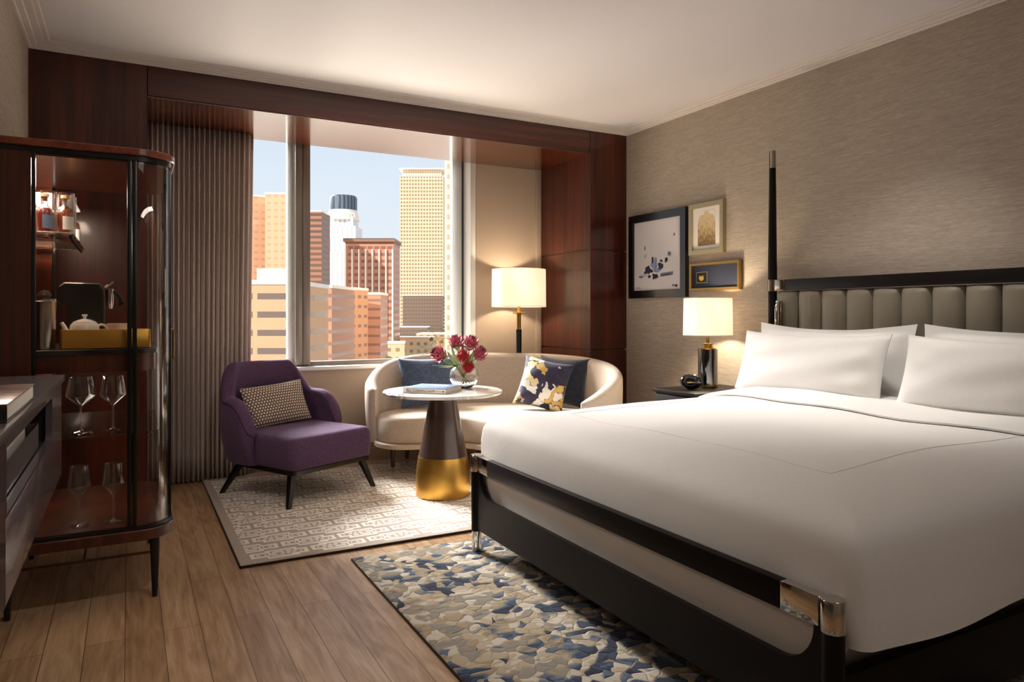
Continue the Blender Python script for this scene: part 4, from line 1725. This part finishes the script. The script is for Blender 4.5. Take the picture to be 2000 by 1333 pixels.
ZT = 1.0575
o = link('ice_bucket', lathe([(0, 0), (.036, 0), (.038, .010), (.037, .02), (.042, .06), (.053, .195), (.055, .197), (.0535, .199), (.050, .196), (.039, .06), (.030, .012), (0, .012)], 48), 'steel', smooth=50)
o.location = (-.312, 3.455, ZT)
tag(o, 'polished steel ice bucket at the near left of the cabinet counter', 'ice bucket')
e = empty('cocktail_shaker', (-.315, 3.60, ZT), 'steel canister with a dark cap behind the ice bucket', 'canister')
link('body', lathe([(0, 0), (.040, 0), (.044, .21), (0, .21)], 40), 'steel', e)
link('cap', lathe([(0, .2105), (.020, .2105), (.026, .225), (.016, .245), (0, .247)], 32), 'bronze_lacquer', e)
# tray
tr = empty('tray', (-.083, 3.545, ZT), 'gold rectangular tray holding the teapot on the cabinet counter', 'tray')
bm = bmesh.new()
L = []
for d, z in ((.004, 0), (0, .003), (0, .078), (.001, .080), (.005, .080), (.006, .078), (.006, .006)):
    L.append([(x, y, z) for x, y in offset(rrect(-.167, .167, -.105, .105, .012, 4), d)])
rings(bm, L)
link('tray_body', bm, 'brushed_gold', tr, smooth=30)
# teapot
TPX, TPY, TPZ = -.165, 3.52, ZT + .0065
tp = empty('teapot', (TPX, TPY, TPZ), 'white porcelain teapot on the gold tray', 'teapot')
link('body', lathe([(0, 0), (.036, 0), (.038, .003), (.050, .03), (.056, .065), (.054, .09), (.046, .102), (0, .102)], 48), 'white_ceramic', tp, smooth=50)
link('spout', tube([(-.045, 0, .045), (-.066, 0, .062), (-.074, 0, .085), (-.084, 0, .104)], [.016, .012, .009, .007], 16), 'white_ceramic', tp)
link('handle', tube([(.048, 0, .088)] + [(.060 + .024 * math.sin(a), 0, .070 + .024 * math.cos(a)) for a in (.0, .5, 1.0, 1.5, 2.0, 2.5, 3.0)] + [(.050, 0, .048)], .0055, 12), 'white_ceramic', tp)
link('lid', lathe([(0, .1025), (.044, .1025), (.042, .107), (.020, .116), (.006, .120), (.006, .127), (.012, .134), (.010, .138), (0, .139)], 40), 'white_ceramic', tp)
o = link('bowl', lathe([(0, 0), (.026, 0), (.030, .01), (.046, .092), (.048, .098), (.046, .098), (.028, .014), (0, .012)], 40), 'white_ceramic', smooth=50)
o.location = (-.040, 3.55, TPZ)
tag(o, 'white porcelain bowl beside the teapot on the gold tray', 'bowl')
# coffee machine
cm = empty('coffee_machine', (-.19, 3.93, ZT), 'black coffee machine with a chrome lever behind the teapot', 'coffee machine')
bm = bmesh.new()
prof = [(-.085, 0), (.07, 0), (.088, .01), (.088, .255), (.07, .283), (-.07, .285), (-.092, .265), (-.092, .20), (-.060, .17), (-.060, .05), (-.085, .03)]
L = []
for y, sc_ in ((-.115, .96), (-.110, 1), (.110, 1), (.115, .96)):
    L.append([(x * sc_, y, .14 + (z - .14) * sc_) for x, z in prof])
rings(bm, L)
bmesh.ops.translate(bm, vec=(0, 0, .006), verts=bm.verts)
link('body', bm, 'black_lacquer', cm, smooth=30)
link('lever', tube([(.090, -.05, .27), (.108, -.05, .285), (.125, -.05, .30)], [.006, .005, .005], 12), 'chrome', cm)
link('coffee_outlet', lathe([(0, .17), (.012, .17), (.018, .20), (.018, .265), (0, .265)], 24, c=(.109, -.05, 0)), 'chrome', cm)
link('side_handle', tube([(.128, -.05, .255), (.150, -.05, .235), (.160, -.05, .20), (.150, -.05, .185)], [.004, .012, .012, .004], 12), 'black_metal', cm)


def wineglass(x, y, z, h, rb, label):
    bl_ = h * .52
    o = link('wine_glass', lathe([(0, 0), (.036, 0), (.0365, .002), (.012, .005), (.0045, .012), (.0035, .03), (.0035, h - bl_ - .01), (.008, h - bl_), (rb * .98, h - bl_ * .68), (rb, h - bl_ * .62), (rb * .74, h),
                                    (rb * .72, h), (rb * .97, h - bl_ * .62), (rb * .94, h - bl_ * .67), (.005, h - bl_ + .006), (0, h - bl_ + .004)], 44), 'stemware', smooth=50)
    o.location = (x, y, z)
    return tag(o, label, 'wine glass', 'wine glasses in the bar cabinet')


wineglass(-.178, 3.50, .7045, .235, .056, 'large wine glass on the cabinet shelf, left of its pair')
wineglass(-.060, 3.50, .7045, .235, .052, 'large wine glass on the cabinet shelf, right of its pair')
wineglass(-.182, 3.47, .3200, .250, .044, 'narrow wine glass on the cabinet floor, left of its pair')
wineglass(-.058, 3.47, .3200, .250, .044, 'narrow wine glass on the cabinet floor, right of its pair')

# ------------------------------------------------------------------ wall-hung sideboard at the left
DX1, DZ0, DZT = -.222, .602, .976
sb = empty('sideboard', (-.36, 1.4, 0), 'grey lacquered wall-hung sideboard in the left foreground with an open niche', 'sideboard')


def sp_(name, bm, mat, par=sb, **k):
    bmesh.ops.translate(bm, vec=(.36, -1.4, 0), verts=bm.verts)
    return link(name, bm, mat, par, **k)


sp_('top', B(-.503, -.212, -.4, 3.155, .9515, DZT, .003), 'grey_top')
NY0, NY1, NZ0, NZ1 = 1.79, 2.79, .790, .927
bm = bmesh.new()
box(bm, -.503, -.47, NY0 - .01, 3.145, DZ0, .951)
box(bm, -.4695, DX1 - .02, 2.80, 3.145, DZ0, .951)
box(bm, -.4695, DX1 - .02, NY0 - .01, 2.7995, DZ0, NZ0 - .006)
sp_('carcass', bm, 'dark_recess', smooth=0)
sp_('end_panel', B(-.503, DX1, 3.1455, 3.152, DZ0 - .002, .951), 'grey_lacquer', smooth=0)
# front panel around the niche, with rounded far end
bm = bmesh.new()
hole = rrect(NY0, NY1, NZ0, NZ1, (.002, .022, .022, .002), 6)
outp = []
n = len(hole)
cy_, cz_ = (NY0 + NY1) / 2, (NZ0 + NZ1) / 2
ob = (NY0 - .008, 3.145, NZ0 - .006, .951)
fx0, fx1 = DX1 - .0195, DX1
for (a, b) in hole:
    outp.append((ob[0] if a < NY0 + .03 else (ob[1] if a > NY1 - .03 else a), ob[2] if b < cz_ else ob[3]))
L = [[(fx1, a, b) for a, b in outp], [(fx1, a, b) for a, b in hole], [(fx0, a, b) for a, b in hole], [(fx0, a, b) for a, b in outp], ]
rings(bm, L + [L[0]], False, False)
bmesh.ops.remove_doubles(bm, verts=bm.verts, dist=1e-5)
sp_('front_panel', bm, 'grey_lacquer', smooth=20)
sp_('door', B(DX1 - .0195, DX1, NY0 - .008, 3.145, DZ0, NZ0 - .009, .003), 'grey_lacquer')
for a, b in ((.95, 1.778), (.10, .946), (-.4, .096)):
    sp_('door', B(-.45, DX1, a, b, DZ0, .951, .003), 'grey_lacquer')
td = sp_('pull_out_tray', B(-.46, -.245, 1.80, 2.62, .792, .800, .001), 'steel')
bm = bmesh.new()
box(bm, -.250, -.245, 1.80, 2.62, .8005, .868)
box(bm, -.46, -.2505, 2.614, 2.62, .8005, .868)
sp_('tray_front', bm, 'steel', smooth=0)
o = link('box', B(-.44, -.262, 1.84, 2.46, .8005, .902, .003), 'label_white')
tag(o, 'white box lying in the open niche of the grey sideboard', 'box')

ab = empty('book', (-.36, 2.06, DZT + .0005), 'thick art book with a colourful cover lying on the grey sideboard', 'book')
link('page_block', B(-.135, .132, -.245, .246, .003, .036), 'paper', ab, smooth=0)
link('cover', B(-.138, .136, -.250, .250, .0362, .0390, .001), 'cover_photo', ab)
link('back_cover', B(-.138, .136, -.250, .250, 0, .0028, .001), 'black_lacquer', ab)
link('spine', B(-.138, .136, -.252, -.2455, .0029, .0361, .001), 'black_lacquer', ab)

# ------------------------------------------------------------------ the town outside
GZ = -24.8
C_, S_ = math.cos(YAW), math.sin(YAW)
RV = Vector((C_, -S_, 0))
FV = Vector((S_, C_, 0))


def facade(name, wall, glass, fh, bw, fz, fx, rough=.7, gl_rough=.25, mix=.0):
    m = pmat(name, wall, rough, spec=.3)
    s = sep(m, coords(m))
    h = mth(m, 'ADD', s[0], s[1])
    a = mth(m, 'FRACT', mth(m, 'DIVIDE', s[2], fh))
    b = mth(m, 'FRACT', mth(m, 'DIVIDE', h, bw))
    k = mth(m, 'MULTIPLY', mth(m, 'LESS_THAN', a, fz), mth(m, 'LESS_THAN', b, fx))
    wn_ = noise(m, coords(m, (.06, .06, .12)), 1, 3)
    wc = mixc(m, mth(m, 'MULTIPLY', wn_, .35), wall, glass)
    basec(m, mixc(m, k, wc, glass))
    lk(m, mth(m, 'SUBTRACT', rough, mth(m, 'MULTIPLY', k, rough - gl_rough)), bsdf(m).inputs['Roughness'])
    return m


facade('brick_ribbon', 'd9ad84', '7a6a62', 3.6, 7.5, .34, .88)
facade('shaded_brick', 'b88c74', '8a6a5c', 3.4, 40, .30, 1.0)  # darker brick, the shade on these blocks put into its colour
facade('brick_mid', 'c9966f', '7d5c4c', 3.5, 5.2, .32, .55)
facade('brick_slab', 'd2a988', 'c0977a', 3.2, 3.2, .3, .55)
facade('brown_band', '9a7560', '5e4e48', 3.4, 60, .5, 1.0)
facade('pale_stone', 'ece6dd', 'b4b8be', 60, 3.6, 1.0, .42)
facade('finned_brown', 'c08e74', '8a6354', 3.5, 3.4, .45, .8)
facade('gold_grid', 'cfc1a6', '93805f', 4.6, 3.6, .52, .62, .6, .2)
facade('cream_grid', 'ead8be', 'bba284', 3.4, 3.0, .5, .6)
facade('dark_brown_grid', '7d6858', '64564c', 4, 3, .5, .7)  # dark brown chosen for the shadow on the gold skyscraper's foot
facade('cream_low', 'd8c29c', '93805f', 4.2, 4, .4, .45)
pmat('roof_pale', 'e6dccb', .9)
pmat('roof_dark', '6e6a68', .9)
pmat('fin_white', 'e6ddd0', .8)
pmat('town_ground', '78706c', .95)
pmat('road', '5c5a5e', .9)
facade('blue_drum', '66727e', '3d4854', 80, 4.0, 1, .5)


def corner(uc, d):
    xc = (uc - 1000) / FPX
    p = FV * d + RV * (xc * d)
    return p


def ztop(v, d):
    return EYE + (613 - v) / FPX * d - GZ


def tower(name, mat, uc, vtop, d, la, lb, al, label, cat='building', roof='roof_pale'):
    """nearest corner on sight line uc at distance d; wings la (left) and lb (away) metres long"""
    p = corner(uc, d)
    H = ztop(vtop, d)
    ang = math.atan2(RV.y, RV.x) - R(al)
    e = empty(name, (p.x, p.y, GZ), label, cat, ang)
    link('wall', B(-la, 0, 0, lb, 0, H), mat, e, smooth=0)
    link('roof', B(-la - .2, .2, -.2, lb + .2, H, H + .9), roof, e, smooth=0)
    return e, H


e, H = tower('office_building', 'brick_ribbon', 577, 556, 140, 26, 25, 0, 'low orange brick office block with dark ribbon windows beyond the left window pane', roof='fin_white')
link('plant_room', B(-9, -1.5, 4, 12, H + .91, H + 3.4), 'fin_white', e, smooth=0)
tower('office_building', 'shaded_brick', 648, 563, 200, 24, 22, 4, 'brick block with shade in its reddish brown colour just right of the window mullion')
tower('apartment_tower', 'brick_slab', 562, 380, 330, 10.5, 24, 0, 'tall tan brick slab tower at the left edge of the view')
tower('apartment_tower', 'brick_slab', 524, 386, 338, 30, 20, -28, 'broad tan wing behind the tall brick slab tower')
tower('apartment_tower', 'brown_band', 628, 414, 430, 22, 20, 0, 'dark brown banded tower just right of the window mullion')
e, H = tower('office_building', 'brick_mid', 687, 566, 250, 9, 14, 12, 'stepped brick block lit orange at the foot of the finned tower')
e, H = tower('office_building', 'shaded_brick', 743, 576, 272, 11.5, 16, 0, 'narrow brick block with shade in its reddish colour directly below the finned tower')
e, H = tower('office_tower', 'finned_brown', 769, 476, 370, 25, 20, 0, 'brown office tower with white vertical fins and a dark cap', roof='brown_band')
for k in range(8):
    x = -25 + k * 3.5
    link('fin', B(x - .35, x + .35, -1.0, -.01, 0, H - 3), 'fin_white', e, smooth=0)
link('cap', B(-26, .8, -1.5, 20.5, H + .91, H + 2.6), 'brown_band', e, smooth=0)
# domed stepped tower
p = corner(671, 560)
e = empty('skyscraper', (p.x, p.y, GZ), 'white striped skyscraper with stepped shoulders and a blue grey drum on top', 'skyscraper', math.atan2(RV.y, RV.x))
sc = 560 / FPX
for w_, v_ in ((82, 495), (70, 470), (60, 445), (48, 426)):
    hw = w_ * sc / 2
    link('tier', B(-hw, hw, -hw, hw, 0 if w_ == 82 else ztop(v_ + 30, 560), ztop(v_, 560)), 'pale_stone', e, smooth=0)
for k in range(9):
    x = -22 * sc + k * 5.5 * sc
    link('arch', tube([(x + 5 * sc * math.cos(a), -24 * sc, ztop(428, 560) + 9 * sc * math.sin(a)) for a in [PI * i / 8 for i in range(9)]], .5, 6), 'fin_white', e)
link('shoulder', lathe([(0, ztop(432, 560)), (31 * sc, ztop(432, 560)), (28 * sc, ztop(418, 560)), (26.5 * sc, ztop(412, 560)), (0, ztop(412, 560))], 24), 'fin_white', e)
link('drum', lathe([(0, ztop(428, 560)), (26 * sc, ztop(428, 560)), (26 * sc, ztop(388, 560)), (24 * sc, ztop(384, 560)), (0, ztop(384, 560))], 40), 'blue_drum', e)
# gold grid skyscraper
e, H = tower('skyscraper', 'gold_grid', 866, 345, 900, 55, 45, 0, 'tallest gold gridded skyscraper right of centre in the window', roof='fin_white')
link('crown', B(-52, -3, 3, 40, H + .91, H + 9), 'cream_grid', e, smooth=0)
link('crown_cap', B(-56, 1, -2, 44, H + 9.1, H + 10.6), 'fin_white', e, smooth=0)
link('penthouse', B(-40, -14, 10, 30, H + 10.7, H + 14), 'shaded_brick', e, smooth=0)
tower('office_building', 'dark_brown_grid', 865, 578, 780, 44, 30, 0, 'dark block standing in for the shadow at the foot of the gold skyscraper')  # block added where only a shadow lies on the skyscraper
tower('office_tower', 'cream_grid', 960, 60, 240, 15.8, 20, 0, 'cream gridded tower filling the right edge of the window view')
tower('office_building', 'cream_low', 782, 560, 960, 12, 20, 0, 'slim pale block between the finned tower and the gold skyscraper')
tower('low_building', 'cream_low', 873, 655, 420, 18, 24, 0, 'cream low building with a flat pale roof behind the flowers')
tower('low_building', 'cream_low', 842, 662, 395, 22, 14, 5, 'low sunlit cream building with an orange tinted roof', roof='brick_ribbon')
tower('low_building', 'cream_low', 790, 672, 330, 10, 10, -6, 'small cream building at the lower edge of the window view')
tower('low_building', 'dark_brown_grid', 835, 640, 700, 40, 20, 0, 'long dark low block across the street end')
g_ = link('ground', B(-900, 2500, 60, 3200, GZ - 1, GZ), 'town_ground', smooth=0)
tag(g_, 'paved ground of the town far below the window', 'ground', kind='structure')
p = corner(700, 300)
rd = link('street', B(-9, 9, -230, 700, .01, .06), 'road', smooth=0)
rd.location = (p.x, p.y, GZ)
rd.rotation_euler = (0, 0, -YAW - R(6))
tag(rd, 'grey street running away between the buildings below', 'street', kind='structure')
# street trees
for k, (u, d) in enumerate(((749, 300), (757, 285))):
    p = corner(u, d)
    e = empty('tree', (p.x, p.y, GZ), ['dark leafy street tree beside the narrow shaded brick block', 'dark leafy street tree nearest the small cream building'][k], 'tree', 0, 'street trees')
    link('trunk', tube([(0, 0, 0), (0, 0, 4)], [.3, .2], 8), 'stem_brown', e)
    bm = bmesh.new()
    bmesh.ops.create_icosphere(bm, subdivisions=3, radius=2.7, matrix=Matrix.Translation((0, 0, 6.2)))
    for v_ in bm.verts:
        v_.co += Vector((rnd.uniform(-.4, .4), rnd.uniform(-.4, .4), rnd.uniform(-.4, .4)))
    link('crown', bm, 'leaf_green', e)
